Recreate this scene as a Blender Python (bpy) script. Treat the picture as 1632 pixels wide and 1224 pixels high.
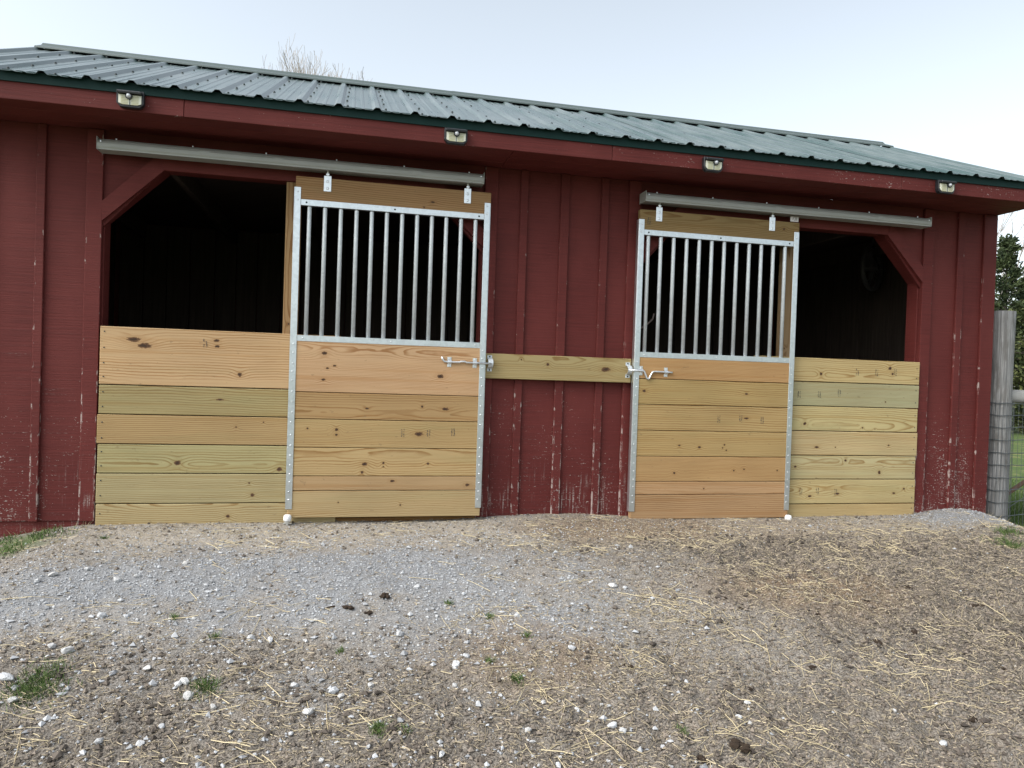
import bpy, bmesh, math, random
import numpy as np
from mathutils import Vector, Matrix

for o in list(bpy.data.objects): bpy.data.objects.remove(o)
scene = bpy.context.scene
COL = scene.collection
rnd = random.Random(7)
rng = np.random.default_rng(11)

# ------------------------------------------------------------------ camera
cam_d = bpy.data.cameras.new('camera'); cam = bpy.data.objects.new('camera', cam_d); COL.objects.link(cam)
scene.camera = cam
YAW, PITCH, ROLL = math.radians(12.704), math.radians(-0.772), math.radians(1.903)
fw = Vector((math.sin(YAW)*math.cos(PITCH), math.cos(YAW)*math.cos(PITCH), math.sin(PITCH)))
rt = Vector((math.cos(YAW), -math.sin(YAW), 0)); up = rt.cross(fw)
r2 = rt*math.cos(ROLL) + up*math.sin(ROLL); u2 = -rt*math.sin(ROLL) + up*math.cos(ROLL)
M = Matrix.Identity(4)
for i in range(3): M[i][0] = r2[i]; M[i][1] = u2[i]; M[i][2] = -fw[i]
M[0][3], M[1][3], M[2][3] = 0.343, -4.811, 0.938
cam.matrix_world = M
cam_d.sensor_width = 36; cam_d.lens = 36*1170/1632; cam_d.clip_start = 0.05; cam_d.clip_end = 2000
scene.render.resolution_x = 1024; scene.render.resolution_y = 768

# ------------------------------------------------------------------ sky and sun
SUN_AZ = math.radians(-108)      # from +Y, clockwise seen from above: high behind the viewer's left shoulder
SUN_EL = math.radians(44)
w = bpy.data.worlds.new('World'); scene.world = w; w.use_nodes = True
nt = w.node_tree; nt.nodes.clear()
sky = nt.nodes.new('ShaderNodeTexSky'); sky.sky_type = 'NISHITA'; sky.sun_disc = False
sky.sun_elevation = SUN_EL; sky.sun_rotation = SUN_AZ; sky.air_density = 1.0; sky.dust_density = 2.5; sky.ozone_density = 1.0
hs = nt.nodes.new('ShaderNodeHueSaturation'); hs.inputs['Saturation'].default_value = 0.37
bg = nt.nodes.new('ShaderNodeBackground'); bg.inputs['Strength'].default_value = 0.137
wo = nt.nodes.new('ShaderNodeOutputWorld')
nt.links.new(sky.outputs[0], hs.inputs['Color']); tn = nt.nodes.new('ShaderNodeMix'); tn.data_type = 'RGBA'; tn.blend_type = 'MULTIPLY'; tn.inputs[0].default_value = 1.0; tn.inputs[7].default_value = (.965, 1.0, .985, 1)
nt.links.new(hs.outputs[0], tn.inputs[6]); nt.links.new(tn.outputs[2], bg.inputs['Color']); nt.links.new(bg.outputs[0], wo.inputs[0])
sd = bpy.data.lights.new('sun', 'SUN'); sd.energy = 1.5; sd.angle = math.radians(50); sd.color = (1, .97, .93)
sun = bpy.data.objects.new('sun', sd); COL.objects.link(sun)
sdir = Vector((math.sin(SUN_AZ)*math.cos(SUN_EL), math.cos(SUN_AZ)*math.cos(SUN_EL), math.sin(SUN_EL)))
sun.rotation_euler = sdir.to_track_quat('Z', 'Y').to_euler(); sun.location = sdir*30
scene.view_settings.view_transform = 'Standard'; scene.view_settings.look = 'None'
scene.view_settings.gamma = 1.0; scene.view_settings.use_curve_mapping = False
scene.view_settings.exposure = 1.15

# ------------------------------------------------------------------ node helpers
def lin(r, g, b, k=1.0):
    f = lambda c: ((c/255)/12.92 if c/255 <= .04045 else ((c/255+.055)/1.055)**2.4)
    return (f(r)*k, f(g)*k, f(b)*k)

class NT:
    def __init__(s, name):
        s.m = bpy.data.materials.new(name); s.m.use_nodes = True; s.t = s.m.node_tree; s.t.nodes.clear()
        s.out = s.n('ShaderNodeOutputMaterial'); s.p = s.n('ShaderNodeBsdfPrincipled')
        s.l(s.p.outputs[0], s.out.inputs[0])
    def n(s, t, **kw):
        x = s.t.nodes.new(t)
        for k, v in kw.items(): setattr(x, k, v)
        return x
    def l(s, a, b): s.t.links.new(a, b)
    def put(s, sock, v):
        if hasattr(v, 'is_linked') or isinstance(v, bpy.types.NodeSocket): s.l(v, sock)
        else:
            if hasattr(sock.default_value, '__len__') and not hasattr(v, '__len__'): v = (v,)*len(sock.default_value)
            if hasattr(v, '__len__') and len(sock.default_value) == 4 and len(v) == 3: v = (*v, 1)
            sock.default_value = v
    def m_(s, op, a, b=None, c=None, clamp=False):
        x = s.n('ShaderNodeMath', operation=op, use_clamp=clamp)
        s.put(x.inputs[0], a)
        if b is not None: s.put(x.inputs[1], b)
        if c is not None: s.put(x.inputs[2], c)
        return x.outputs[0]
    def v_(s, op, a, b=None):
        x = s.n('ShaderNodeVectorMath', operation=op); s.put(x.inputs[0], a)
        if b is not None:
            if op == 'SCALE': s.put(x.inputs[3], b)
            else: s.put(x.inputs[1], b)
        return x.outputs[0]
    def mix(s, f, a, b, bt='MIX'):
        x = s.n('ShaderNodeMix', data_type='RGBA', blend_type=bt); s.put(x.inputs[0], f); s.put(x.inputs[6], a); s.put(x.inputs[7], b)
        return x.outputs[2]
    def ss(s, a, b, x):
        r = s.n('ShaderNodeMapRange', interpolation_type='SMOOTHSTEP'); s.put(r.inputs[0], x)
        r.inputs[1].default_value = a; r.inputs[2].default_value = b; r.inputs[3].default_value = 0; r.inputs[4].default_value = 1
        if a > b:
            r.inputs[1].default_value = b; r.inputs[2].default_value = a; r.inputs[3].default_value = 1; r.inputs[4].default_value = 0
        return r.outputs[0]
    def noise(s, vec, scale=1, detail=2, rough=.55):
        x = s.n('ShaderNodeTexNoise'); s.put(x.inputs['Vector'], vec); x.inputs['Scale'].default_value = scale
        x.inputs['Detail'].default_value = detail; x.inputs['Roughness'].default_value = rough
        return x.outputs['Fac']
    def vor(s, vec, scale, feature='F1', out='Distance'):
        x = s.n('ShaderNodeTexVoronoi', feature=feature); s.put(x.inputs['Vector'], vec); x.inputs['Scale'].default_value = scale
        return x.outputs[out]
    def comb(s, x, y, z):
        c = s.n('ShaderNodeCombineXYZ'); s.put(c.inputs[0], x); s.put(c.inputs[1], y); s.put(c.inputs[2], z); return c.outputs[0]
    def sep(s, v):
        c = s.n('ShaderNodeSeparateXYZ'); s.put(c.inputs[0], v); return c.outputs[0], c.outputs[1], c.outputs[2]
    def attr(s, name, typ='OBJECT'):
        return s.n('ShaderNodeAttribute', attribute_type=typ, attribute_name=name)
    def bump(s, h, strength=.3, dist=.002):
        b = s.n('ShaderNodeBump'); b.inputs['Strength'].default_value = strength; b.inputs['Distance'].default_value = dist
        s.put(b.inputs['Height'], h); s.l(b.outputs[0], s.p.inputs['Normal'])
    def fin(s, col=None, rough=None, metal=None, spec=None):
        if col is not None: s.put(s.p.inputs['Base Color'], col)
        if rough is not None: s.put(s.p.inputs['Roughness'], rough)
        if metal is not None: s.put(s.p.inputs['Metallic'], metal)
        if spec is not None: s.put(s.p.inputs['Specular IOR Level'], spec)
        return s.m

def wood_material():
    n = NT('pine_lumber')
    tc = n.n('ShaderNodeTexCoord'); u, y_, v = n.sep(tc.outputs['Object'])
    seed = n.attr('seed').outputs['Fac']; tint = n.attr('tint').outputs['Vector']; pv = n.attr('pith').outputs['Vector']
    vc, h0, freq = n.sep(pv)
    s7 = n.m_('MULTIPLY', seed, 7.31)
    W1 = n.noise(n.comb(n.m_('MULTIPLY_ADD', u, 1.6, s7), n.m_('MULTIPLY', v, 3.0), seed), 1, 2)
    W2 = n.noise(n.comb(n.m_('MULTIPLY_ADD', u, 7, s7), n.m_('MULTIPLY', v, 26), seed), 1, 2)
    H = n.noise(n.comb(n.m_('MULTIPLY_ADD', u, 1.3, n.m_('MULTIPLY', seed, 3.7)), 0.3, seed), 1, 1)
    vv = n.m_('SUBTRACT', v, vc)
    vv = n.m_('ADD', vv, n.m_('MULTIPLY_ADD', W1, 0.036, -0.018))
    h = n.m_('MULTIPLY_ADD', n.m_('SUBTRACT', H, .5), .10, h0)
    r = n.m_('SQRT', n.m_('ADD', n.m_('MULTIPLY', vv, vv), n.m_('MULTIPLY', h, h)))
    r = n.m_('ADD', r, n.m_('MULTIPLY_ADD', W2, .010, -.005))
    km = None; kc = None; kh = None
    rag = n.noise(n.comb(n.m_('MULTIPLY', u, 70), n.m_('MULTIPLY', v, 110), seed), 1, 2)
    for k in range(5):
        a = n.attr('k%d' % k); ku, kv, kr = n.sep(a.outputs['Vector']); asp = n.m_('MAXIMUM', a.outputs['Alpha'], .5)
        dx = n.m_('DIVIDE', n.m_('SUBTRACT', u, ku), asp); dz = n.m_('SUBTRACT', v, kv)
        d = n.m_('SQRT', n.m_('ADD', n.m_('MULTIPLY', dx, dx), n.m_('MULTIPLY', dz, dz)))
        q = n.m_('DIVIDE', d, n.m_('MAXIMUM', kr, .0003))
        infl = n.m_('MULTIPLY', n.m_('EXPONENT', n.m_('MULTIPLY', n.m_('MULTIPLY', q, q), -.14)), n.m_('MULTIPLY', kr, 1.5))
        r = n.m_('ADD', r, infl)
        q2 = n.m_('ADD', q, n.m_('MULTIPLY_ADD', rag, 1.0, -.5))
        mk = n.ss(.95, .72, q2); core = n.ss(.60, .35, q2); halo = n.m_('MULTIPLY', n.ss(2.6, .9, q2), .35)
        kh = halo if kh is None else n.m_('MAXIMUM', kh, halo)
        km = mk if km is None else n.m_('MAXIMUM', km, mk); kc = core if kc is None else n.m_('MAXIMUM', kc, core)
    fr = n.m_('FRACT', n.m_('MULTIPLY', r, freq))
    late = n.m_('MULTIPLY', n.ss(.45, .90, fr), n.ss(1.0, .92, fr))
    vary = n.noise(n.comb(n.m_('MULTIPLY_ADD', u, .9, s7), n.m_('MULTIPLY', v, 16), seed), 1, 2)
    late = n.m_('MULTIPLY', late, n.ss(.20, .62, vary))
    fib = n.noise(n.comb(n.m_('MULTIPLY_ADD', u, 6, s7), n.m_('MULTIPLY', v, 330), n.m_('MULTIPLY', y_, 330)), 1, 3)
    stain = n.noise(n.comb(n.m_('MULTIPLY_ADD', u, 1.1, s7), n.m_('MULTIPLY', v, 9), n.m_('ADD', seed, 5)), 1, 3)
    c = n.mix(n.m_('MULTIPLY', late, .95), tint, n.v_('MULTIPLY', tint, (.60, .46, .33)))
    band_ = n.noise(n.comb(n.m_('MULTIPLY_ADD', u, .55, s7), n.m_('MULTIPLY', v, 34), n.m_('ADD', seed, 9)), 1, 3, .6)
    c = n.mix(n.m_('MULTIPLY', n.ss(.50, .72, band_), .55), c, n.v_('MULTIPLY', tint, (.80, .66, .50)))
    c = n.mix(n.m_('MULTIPLY', n.ss(.52, .80, stain), .42), c, n.v_('MULTIPLY', tint, (.74, .84, .80)))
    c = n.mix(1.0, c, n.comb(*[n.m_('MULTIPLY_ADD', fib, .34, .83)]*3), 'MULTIPLY')
    big = n.noise(n.comb(n.m_('MULTIPLY_ADD', u, 2.2, s7), n.m_('MULTIPLY', v, 4), seed), 1, 1)
    c = n.mix(1.0, c, n.comb(*[n.m_('MULTIPLY_ADD', big, .30, .85)]*3), 'MULTIPLY')
    dirt = n.ss(.66, .72, n.noise(n.comb(n.m_('MULTIPLY_ADD', u, 22, s7), n.m_('MULTIPLY', v, 40), seed), 1, 4))
    c = n.mix(n.m_('MULTIPLY', dirt, .35), c, (.16, .11, .06))
    c = n.mix(kh, c, n.v_('MULTIPLY', tint, (.72, .60, .48)))
    c = n.mix(km, c, (.12, .062, .032)); c = n.mix(n.m_('MULTIPLY', kc, .8), c, (.035, .022, .015))
    n.bump(n.m_('ADD', n.m_('MULTIPLY', late, .5), fib), .25, .0015)
    return n.fin(c, .78, spec=.25)
WOOD = wood_material()

def red_paint(name, col, chips=1.0, lift=0.0):
    n = NT(name)
    g = n.n('ShaderNodeNewGeometry'); x, y, z = n.sep(g.outputs['Position'])
    tc = n.n('ShaderNodeTexCoord'); ox, oy, oz = n.sep(tc.outputs['Object'])
    ed = n.attr('edge').outputs['Fac']; seed = n.attr('seed').outputs['Fac']
    xy = n.m_('ADD', n.m_('ADD', x, y), seed)
    saw = n.noise(n.comb(n.m_('MULTIPLY', xy, 2.2), 0, n.m_('MULTIPLY', z, 95)), 1, 3, .7)
    saw2 = n.noise(n.comb(n.m_('MULTIPLY', xy, 14), 0, n.m_('MULTIPLY', z, 60)), 1, 3, .6)
    blot = n.noise(n.comb(n.m_('MULTIPLY', xy, 2.5), 0, n.m_('MULTIPLY', z, 1.6)), 1, 3)
    vert = n.noise(n.comb(n.m_('MULTIPLY', xy, 75), 0, n.m_('MULTIPLY', z, 3.2)), 1, 3, .6)
    fine = n.noise(n.comb(n.m_('MULTIPLY', xy, 62), 0, n.m_('MULTIPLY', z, 125)), 1, 3, .62)
    # weathering is worst where rain splashes up from the yard
    low = n.ss(1.35, 0.0, z); vlow = n.ss(.42, -.02, z)
    t = n.m_('ADD', n.m_('MULTIPLY_ADD', low, .13, .06*chips), n.m_('MULTIPLY', n.attr('chip').outputs['Fac'], .16))
    t = n.m_('ADD', t, n.m_('MULTIPLY_ADD', blot, .26, -.15))
    chipn = n.m_('ADD', n.m_('MULTIPLY', fine, .62), n.m_('MULTIPLY', saw2, .38))
    chip = n.ss(.0, .035, n.m_('SUBTRACT', chipn, n.m_('SUBTRACT', .742, t)))
    lines = n.m_('MULTIPLY', n.ss(.60, .70, saw), n.m_('MULTIPLY', n.ss(.50, .60, fine), low))
    vchip = n.m_('MULTIPLY', n.m_('MULTIPLY', n.ss(.53, .62, vert), vlow), n.ss(.45, .62, n.noise(n.comb(n.m_('MULTIPLY', xy, 5), 0, n.m_('MULTIPLY', z, 5)), 1, 2)))
    vchip = n.m_('MULTIPLY', vchip, n.ss(.36, .56, fine))
    # worn batten arrises
    e = n.m_('SUBTRACT', n.m_('ABSOLUTE', ox), n.m_('SUBTRACT', ed, .012))
    side = n.ss(-.2, .2, n.m_('SINE', n.m_('MULTIPLY', seed, 9)))
    en = n.noise(n.comb(n.m_('MULTIPLY', xy, 40), 0, n.m_('MULTIPLY', z, 13)), 1, 3, .65)
    worn = n.m_('MULTIPLY', n.ss(0, .008, e), n.m_('MULTIPLY', n.ss(.56, .64, n.m_('ADD', en, n.m_('MULTIPLY_ADD', blot, .30, n.m_('MULTIPLY_ADD', low, .12, -.20)))), n.m_('GREATER_THAN', ed, .001)))
    wear = n.m_('MAXIMUM', n.m_('MAXIMUM', chip, n.m_('MULTIPLY', lines, .8)), n.m_('MAXIMUM', n.m_('MULTIPLY', vchip, .9), worn))
    c = n.mix(n.ss(.30, .72, saw), col, tuple(k*.74 for k in col))
    c = n.mix(n.m_('MULTIPLY', n.ss(.35, .75, blot), .42), c, tuple(k*q for k, q in zip(col, (1.45, 1.9, 1.9))))
    c = n.mix(n.m_('MULTIPLY', wear, .82), c, n.mix(en, (.48, .40, .37), (.30, .25, .23)))
    n.bump(n.m_('ADD', n.m_('ADD', saw, n.m_('MULTIPLY', fine, .35)), n.m_('MULTIPLY', wear, -.5)), .55, .004)
    return n.fin(c, .72, spec=.3)
RED = lin(125, 50, 46, .53)
PAINT = red_paint('weathered_barn_red', RED, 1.0)
PAINT_SM = red_paint('barn_red_trim', tuple(k*1.08 for k in RED), .6)

def simple(name, col, rough=.5, metal=0, var=.15, scale=20, bump=.0, spec=.5):
    n = NT(name); tc = n.n('ShaderNodeTexCoord')
    f = n.noise(tc.outputs['Object'], scale, 4)
    c = n.mix(1.0, col, n.comb(*[n.m_('MULTIPLY_ADD', f, var*2, 1-var)]*3), 'MULTIPLY')
    if bump: n.bump(f, bump, .003)
    return n.fin(c, rough, metal, spec)
def galv(name, base, rough, metal):
    n = NT(name); tc = n.n('ShaderNodeTexCoord')
    sp = n.vor(tc.outputs['Object'], 55, out='Color'); f = n.noise(tc.outputs['Object'], 9, 4)
    s1, _, _ = n.sep(sp)
    k = n.m_('ADD', n.m_('MULTIPLY_ADD', s1, .12, .82), n.m_('MULTIPLY', f, .16))
    c = n.mix(1.0, base, n.comb(k, k, k), 'MULTIPLY')
    return n.fin(c, n.m_('MULTIPLY_ADD', f, .18, rough), metal)
GALV = galv('galvanised_steel', (.70, .735, .76), .27, .92)
GALVB = galv('dull_galvanised_bars', (.62, .655, .68), .42, .30)
ZINC = galv('bright_zinc', (.80, .82, .84), .25, .9)
TRACK = None
def track_material():
    n = NT('weathered_track_steel'); tc = n.n('ShaderNodeTexCoord'); x, y, z = n.sep(tc.outputs['Object'])
    st = n.noise(n.comb(n.m_('MULTIPLY', x, 1.6), y, n.m_('MULTIPLY', z, 160)), 1, 3)
    pat = n.noise(n.comb(n.m_('MULTIPLY', x, 7), y, n.m_('MULTIPLY', z, 22)), 1, 4)
    c = n.mix(pat, (.30, .31, .295), (.43, .43, .41)); c = n.mix(n.m_('MULTIPLY', st, .5), c, (.36, .36, .34))
    return n.fin(c, .55, .25)
TRACK = track_material()
def roof_material():
    n = NT('green_metal_roof'); g = n.n('ShaderNodeNewGeometry'); x, y, z = n.sep(g.outputs['Position'])
    st = n.noise(n.comb(n.m_('MULTIPLY', x, 45), n.m_('MULTIPLY', y, 1.6), 0), 1, 4, .6)
    ch = n.noise(n.comb(n.m_('MULTIPLY', x, 1.1), n.m_('MULTIPLY', y, 1.5), 0), 1, 4)
    f = n.m_('ADD', n.m_('MULTIPLY', st, .5), n.m_('MULTIPLY', ch, .5))
    c = n.mix(n.ss(.35, .68, f), (.034, .068, .066), (.122, .148, .149))
    sc = n.ss(.735, .76, n.noise(n.comb(n.m_('MULTIPLY', x, 9), n.m_('MULTIPLY', y, 60), 3), 1, 4))
    c = n.mix(n.m_('MULTIPLY', sc, .5), c, (.35, .38, .38))
    return n.fin(c, n.m_('MULTIPLY_ADD', f, .22, .18), 0, 1.0)
ROOFM = roof_material()
GREEN = simple('green_trim_paint', (.006, .024, .022), .6, 0, .12, 9, spec=.15)
DARKW = None
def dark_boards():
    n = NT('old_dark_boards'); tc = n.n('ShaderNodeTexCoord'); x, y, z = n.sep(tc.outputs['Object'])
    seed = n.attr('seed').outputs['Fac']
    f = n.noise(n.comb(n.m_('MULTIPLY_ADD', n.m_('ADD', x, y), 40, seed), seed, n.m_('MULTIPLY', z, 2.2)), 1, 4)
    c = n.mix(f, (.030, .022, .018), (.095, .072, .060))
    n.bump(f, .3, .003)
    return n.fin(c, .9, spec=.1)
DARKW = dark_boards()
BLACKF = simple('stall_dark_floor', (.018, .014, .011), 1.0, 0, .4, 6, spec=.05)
BLACKP = simple('black_plastic', (.012, .013, .016), .45, 0, .1, 30)
CREAM = simple('cream_led_lens', (.62, .61, .50), .3, 0, .06, 60)
LED = simple('yellow_led_chips', (.44, .42, .24), .4, 0, .1, 80)
WHITEP = simple('white_nylon', (.84, .85, .86), .35, 0, .03, 20)
SOLAR = simple('solar_cell_glass', (.10, .11, .13), .15, 0, .1, 20)
LENS = simple('grey_sensor_dome', (.55, .56, .60), .3, 0, .05, 20)
INK = simple('stamp_ink', (.045, .045, .05), .8, 0, .3, 200)
SCREW = simple('roof_screw_head', (.02, .03, .032), .5, 0, .1, 20)
CAPM = simple('weathered_ridge_metal', (.07, .092, .088), .5, 0, .18, 3, spec=.4)
STICK = simple('white_paper_sticker', (.62, .58, .57), .6, 0, .08, 120)

# ------------------------------------------------------------------ mesh helpers
def link(name, me, mat=None, parent=None, loc=None):
    o = bpy.data.objects.new(name, me); COL.objects.link(o)
    if mat and me is not None and not me.materials: me.materials.append(mat)
    if parent: o.parent = parent
    if loc: o.location = loc
    return o
def tag(o, label=None, cat=None, group=None, kind=None):
    if label: o['label'] = label
    if cat: o['category'] = cat
    if group: o['group'] = group
    if kind: o['kind'] = kind
    return o
def empty(name, loc=(0, 0, 0), label=None, cat=None, group=None):
    o = bpy.data.objects.new(name, None); COL.objects.link(o); o.location = loc; o.empty_display_size = .1
    return tag(o, label, cat, group)
def bm_mesh(bm, name='m', smooth=False):
    me = bpy.data.meshes.new(name); bmesh.ops.recalc_face_normals(bm, faces=bm.faces); bm.to_mesh(me); bm.free()
    if smooth:
        for p in me.polygons: p.use_smooth = True
    return me
def box_bm(bm, c, s, bev=0.0):
    t = bmesh.new(); bmesh.ops.create_cube(t, size=1.0)
    for v in t.verts: v.co = Vector((c[0]+v.co.x*s[0], c[1]+v.co.y*s[1], c[2]+v.co.z*s[2]))
    if bev > 0: bmesh.ops.bevel(t, geom=list(t.edges), offset=bev, segments=1, profile=.5, affect='EDGES')
    me = bpy.data.meshes.new('t'); t.to_mesh(me); t.free(); bm.from_mesh(me); bpy.data.meshes.remove(me)
def box(name, lo, hi, mat, parent=None, bev=.003, off=(0, 0, 0), props=None):
    """box from lo to hi (parent's space), origin at its centre"""
    c = [(a+b)/2 for a, b in zip(lo, hi)]; s = [b-a for a, b in zip(lo, hi)]
    bm = bmesh.new(); box_bm(bm, (0, 0, 0), s, bev); me = bm_mesh(bm, name)
    o = link(name, me, mat, parent, [a+b for a, b in zip(c, off)])
    for k, v in (props or {}).items(): o[k] = v
    return o
def prism_bm(bm, poly, y0, y1):
    a = [bm.verts.new((x, y0, z)) for x, z in poly]; b = [bm.verts.new((x, y1, z)) for x, z in poly]
    bm.faces.new(a); bm.faces.new(list(reversed(b)))
    for i in range(len(poly)):
        j = (i+1) % len(poly); bm.faces.new((a[j], a[i], b[i], b[j]))
def prism(name, poly, y0, y1, mat, parent=None, bev=.0, props=None):
    cx = sum(p[0] for p in poly)/len(poly); cz = sum(p[1] for p in poly)/len(poly)
    bm = bmesh.new(); prism_bm(bm, [(x-cx, z-cz) for x, z in poly], y0, y1)
    if bev: bmesh.ops.bevel(bm, geom=[e for e in bm.edges], offset=bev, segments=1, profile=.5, affect='EDGES')
    o = link(name, bm_mesh(bm, name), mat, parent, (cx, 0, cz))
    for k, v in (props or {}).items(): o[k] = v
    return o
def tube_bm(bm, pts, rad, seg=8, caps=True):
    pts = [Vector(p) for p in pts]; rings = []
    rs = rad if hasattr(rad, '__len__') else [rad]*len(pts)
    ref = None
    for i, p in enumerate(pts):
        d = (pts[min(i+1, len(pts)-1)] - pts[max(i-1, 0)]).normalized()
        if ref is None: ref = Vector((0, 1, 0)) if abs(d.y) < .8 else Vector((1, 0, 0))
        a = d.cross(ref)
        if a.length < 1e-4: a = d.orthogonal()
        a.normalize(); b = d.cross(a).normalized()
        rings.append([bm.verts.new(p + (a*math.cos(t)+b*math.sin(t))*rs[i]) for t in [2*math.pi*k/seg for k in range(seg)]])
    for A, B in zip(rings, rings[1:]):
        for k in range(seg):
            j = (k+1) % seg; bm.faces.new((A[k], A[j], B[j], B[k]))
    if caps: bm.faces.new(rings[0]); bm.faces.new(list(reversed(rings[-1])))
def tube(name, pts, rad, mat, parent=None, seg=8, smooth=True):
    bm = bmesh.new(); tube_bm(bm, pts, rad, seg); return link(name, bm_mesh(bm, name, smooth), mat, parent)
def dome_bm(bm, c, r, h, seg=7):
    """low screw head facing -y"""
    ring = [bm.verts.new((c[0]+r*math.cos(t), c[1], c[2]+r*math.sin(t))) for t in [2*math.pi*k/seg for k in range(seg)]]
    ring2 = [bm.verts.new((c[0]+.6*r*math.cos(t), c[1]-h, c[2]+.6*r*math.sin(t))) for t in [2*math.pi*k/seg for k in range(seg)]]
    for k in range(seg):
        j = (k+1) % seg; bm.faces.new((ring[k], ring[j], ring2[j], ring2[k]))
    bm.faces.new(ring2); bm.faces.new(ring)
def np_mesh(name, V, F, mat, attrs=None, smooth=False):
    """V (n,3), F (m,3) or (m,4)"""
    me = bpy.data.meshes.new(name); V = np.asarray(V, np.float32); F = np.asarray(F, np.int32); k = F.shape[1]
    me.vertices.add(len(V)); me.vertices.foreach_set('co', V.ravel())
    me.loops.add(F.size); me.loops.foreach_set('vertex_index', F.ravel())
    me.polygons.add(len(F)); me.polygons.foreach_set('loop_start', np.arange(0, F.size, k, dtype=np.int32))
    me.polygons.foreach_set('use_smooth', np.full(len(F), smooth))
    me.update(calc_edges=True)
    for an, av in (attrs or {}).items():
        a = me.attributes.new(an, 'FLOAT', 'POINT'); a.data.foreach_set('value', np.asarray(av, np.float32))
    if mat: me.materials.append(mat)
    return me
_lat = {}
def vnoise(x, y, seed=0):
    if seed not in _lat: _lat[seed] = np.random.default_rng(1000+seed).random((256, 256))
    L = _lat[seed]; xi = np.floor(x).astype(int); yi = np.floor(y).astype(int); fx = x-xi; fy = y-yi
    fx = fx*fx*(3-2*fx); fy = fy*fy*(3-2*fy); g = lambda a, b: L[a % 256, b % 256]
    return (g(xi, yi)*(1-fx)+g(xi+1, yi)*fx)*(1-fy) + (g(xi, yi+1)*(1-fx)+g(xi+1, yi+1)*fx)*fy
def fbm(x, y, s, seed=0, octv=4):
    t = 0; a = .5; tot = 0
    for k in range(octv): t = t+a*vnoise(x*s*2**k+13.7*k, y*s*2**k+7.1*k, seed); tot += a; a *= .5
    return t/tot
def sm(a, b, x):
    t = np.clip((x-a)/(b-a), 0, 1); return t*t*(3-2*t)

# ------------------------------------------------------------------ the lie of the land
def gz(x, y):
    x = np.asarray(x, float); y = np.asarray(y, float)
    z = -0.035-0.03*sm(0, -.9, y)-0.46*sm(-.7, -3.0, y)
    z = z+0.03*np.exp(-((x-1.75)/.55)**2)*np.exp(-(y/.5)**2)
    z = z-0.11*sm(-1.0, -1.9, x)*sm(-1.5, 0, y)
    z = z-0.15*sm(5.05, 5.6, x)*sm(-2.2, -.2, y)
    z = z+0.05*np.exp(-((x-4.95)/.3)**2-(y+.12)**2/.06)
    z = z-0.20*sm(5.7, 9, x)*sm(-2, 1, y) - .15*sm(2.5, 6, y)*sm(6, 4.5, x)
    return z
def bumps(x, y):
    near = sm(12, 7, np.abs(x-1.5))*sm(9, 5, np.abs(y+1.0))
    b = .030*(fbm(x, y, 1.7, 1)-.5)+.020*(fbm(x, y, 6, 2)-.5)
    rough = ZD(x, y)*(.45+.55*sm(.8, 1.8, x))
    b = b+rough*.050*(fbm(x, y, 5.5, 9, 3)-.5)+(.008+.046*rough)*(fbm(x, y, 15, 3, 3)-.5)+(.004+.014*rough)*(fbm(x, y, 40, 4, 2)-.5)
    keep = .25+.75*sm(0, -.35, y)
    return b*near*keep
def ell(x, y, cx, cy, rx, ry, a=0.0, soft=.5):
    c, s = math.cos(a), math.sin(a); dx, dy = x-cx, y-cy
    q = np.sqrt(((dx*c+dy*s)/rx)**2+((-dx*s+dy*c)/ry)**2)
    return 1-sm(1-soft, 1+soft, q)
def ZG(x, y):   # blue grey crushed stone
    n = (fbm(x, y, 2.2, 21)-.5)*.5; n2 = (fbm(x, y, 7, 22)-.5)*.35
    xx, yy = x+n+n2*.5, y+n*.5+n2*.5
    g = np.maximum(ell(xx, yy, .25, -1.08, 1.30, .50, -.05, .75), ell(xx, yy, -.75, -1.10, .75, .30, .1, .75))
    g = np.maximum(g, .7*ell(xx, yy, 1.25, -1.30, .65, .48, 0, .9)); g = np.maximum(g, .5*ell(xx, yy, .6, -.62, 1.0, .25, 0, .9))
    g = g*(.62+.38*sm(.30, .55, fbm(x, y, 4.5, 24)))
    g = np.maximum(g, .8*ell(xx, yy, 5.05, -.22, .55, .22, -.2))
    g = np.maximum(g, .42*ell(xx, yy, .35, -1.72, .9, .35)*sm(.42, .66, fbm(x, y, 3, 23)))
    return g
def ZT(x, y):   # pale dusty strip in front of the wall
    n = (fbm(x, y, 2.5, 25)-.5)*.5
    return np.maximum(ell(x+n, y+n*.4, .45, -.32, 1.5, .35), .7*ell(x+n, y+n*.4, 2.6, -.3, 2.2, .3))
def ZD(x, y):   # trampled dark earth and manure
    n = (fbm(x, y, 1.8, 27)-.5)*.8
    d = np.maximum(sm(1.3, 3.1, x+n+.6*(y+1.2))*sm(-.35, -.9, y+n*.3), .75*sm(-1.75, -2.1, y+n*.5))
    d = np.maximum(d, .70*sm(-1.42, -1.72, y+n*.35)*(.45+.55*sm(.35, .6, fbm(x, y, 2.6, 35))))
    return d*(1-.85*ZG(x, y))
def ZS(x, y):   # where hay and straw were dropped
    n = (fbm(x, y, 2.5, 29)-.5)*.7
    s = np.maximum(1.3*ell(x+n, y+n*.5, 1.45, -1.72, .75, .38), .8*ell(x+n, y+n*.5, 1.9, -.75, .9, .2))
    s = np.maximum(s, .46*sm(1.5, 2.5, x+n)*sm(-.1, -.5, y)); s = np.maximum(s, .45*sm(-1.5, -1.9, y))
    return np.maximum(s, .16)
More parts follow.
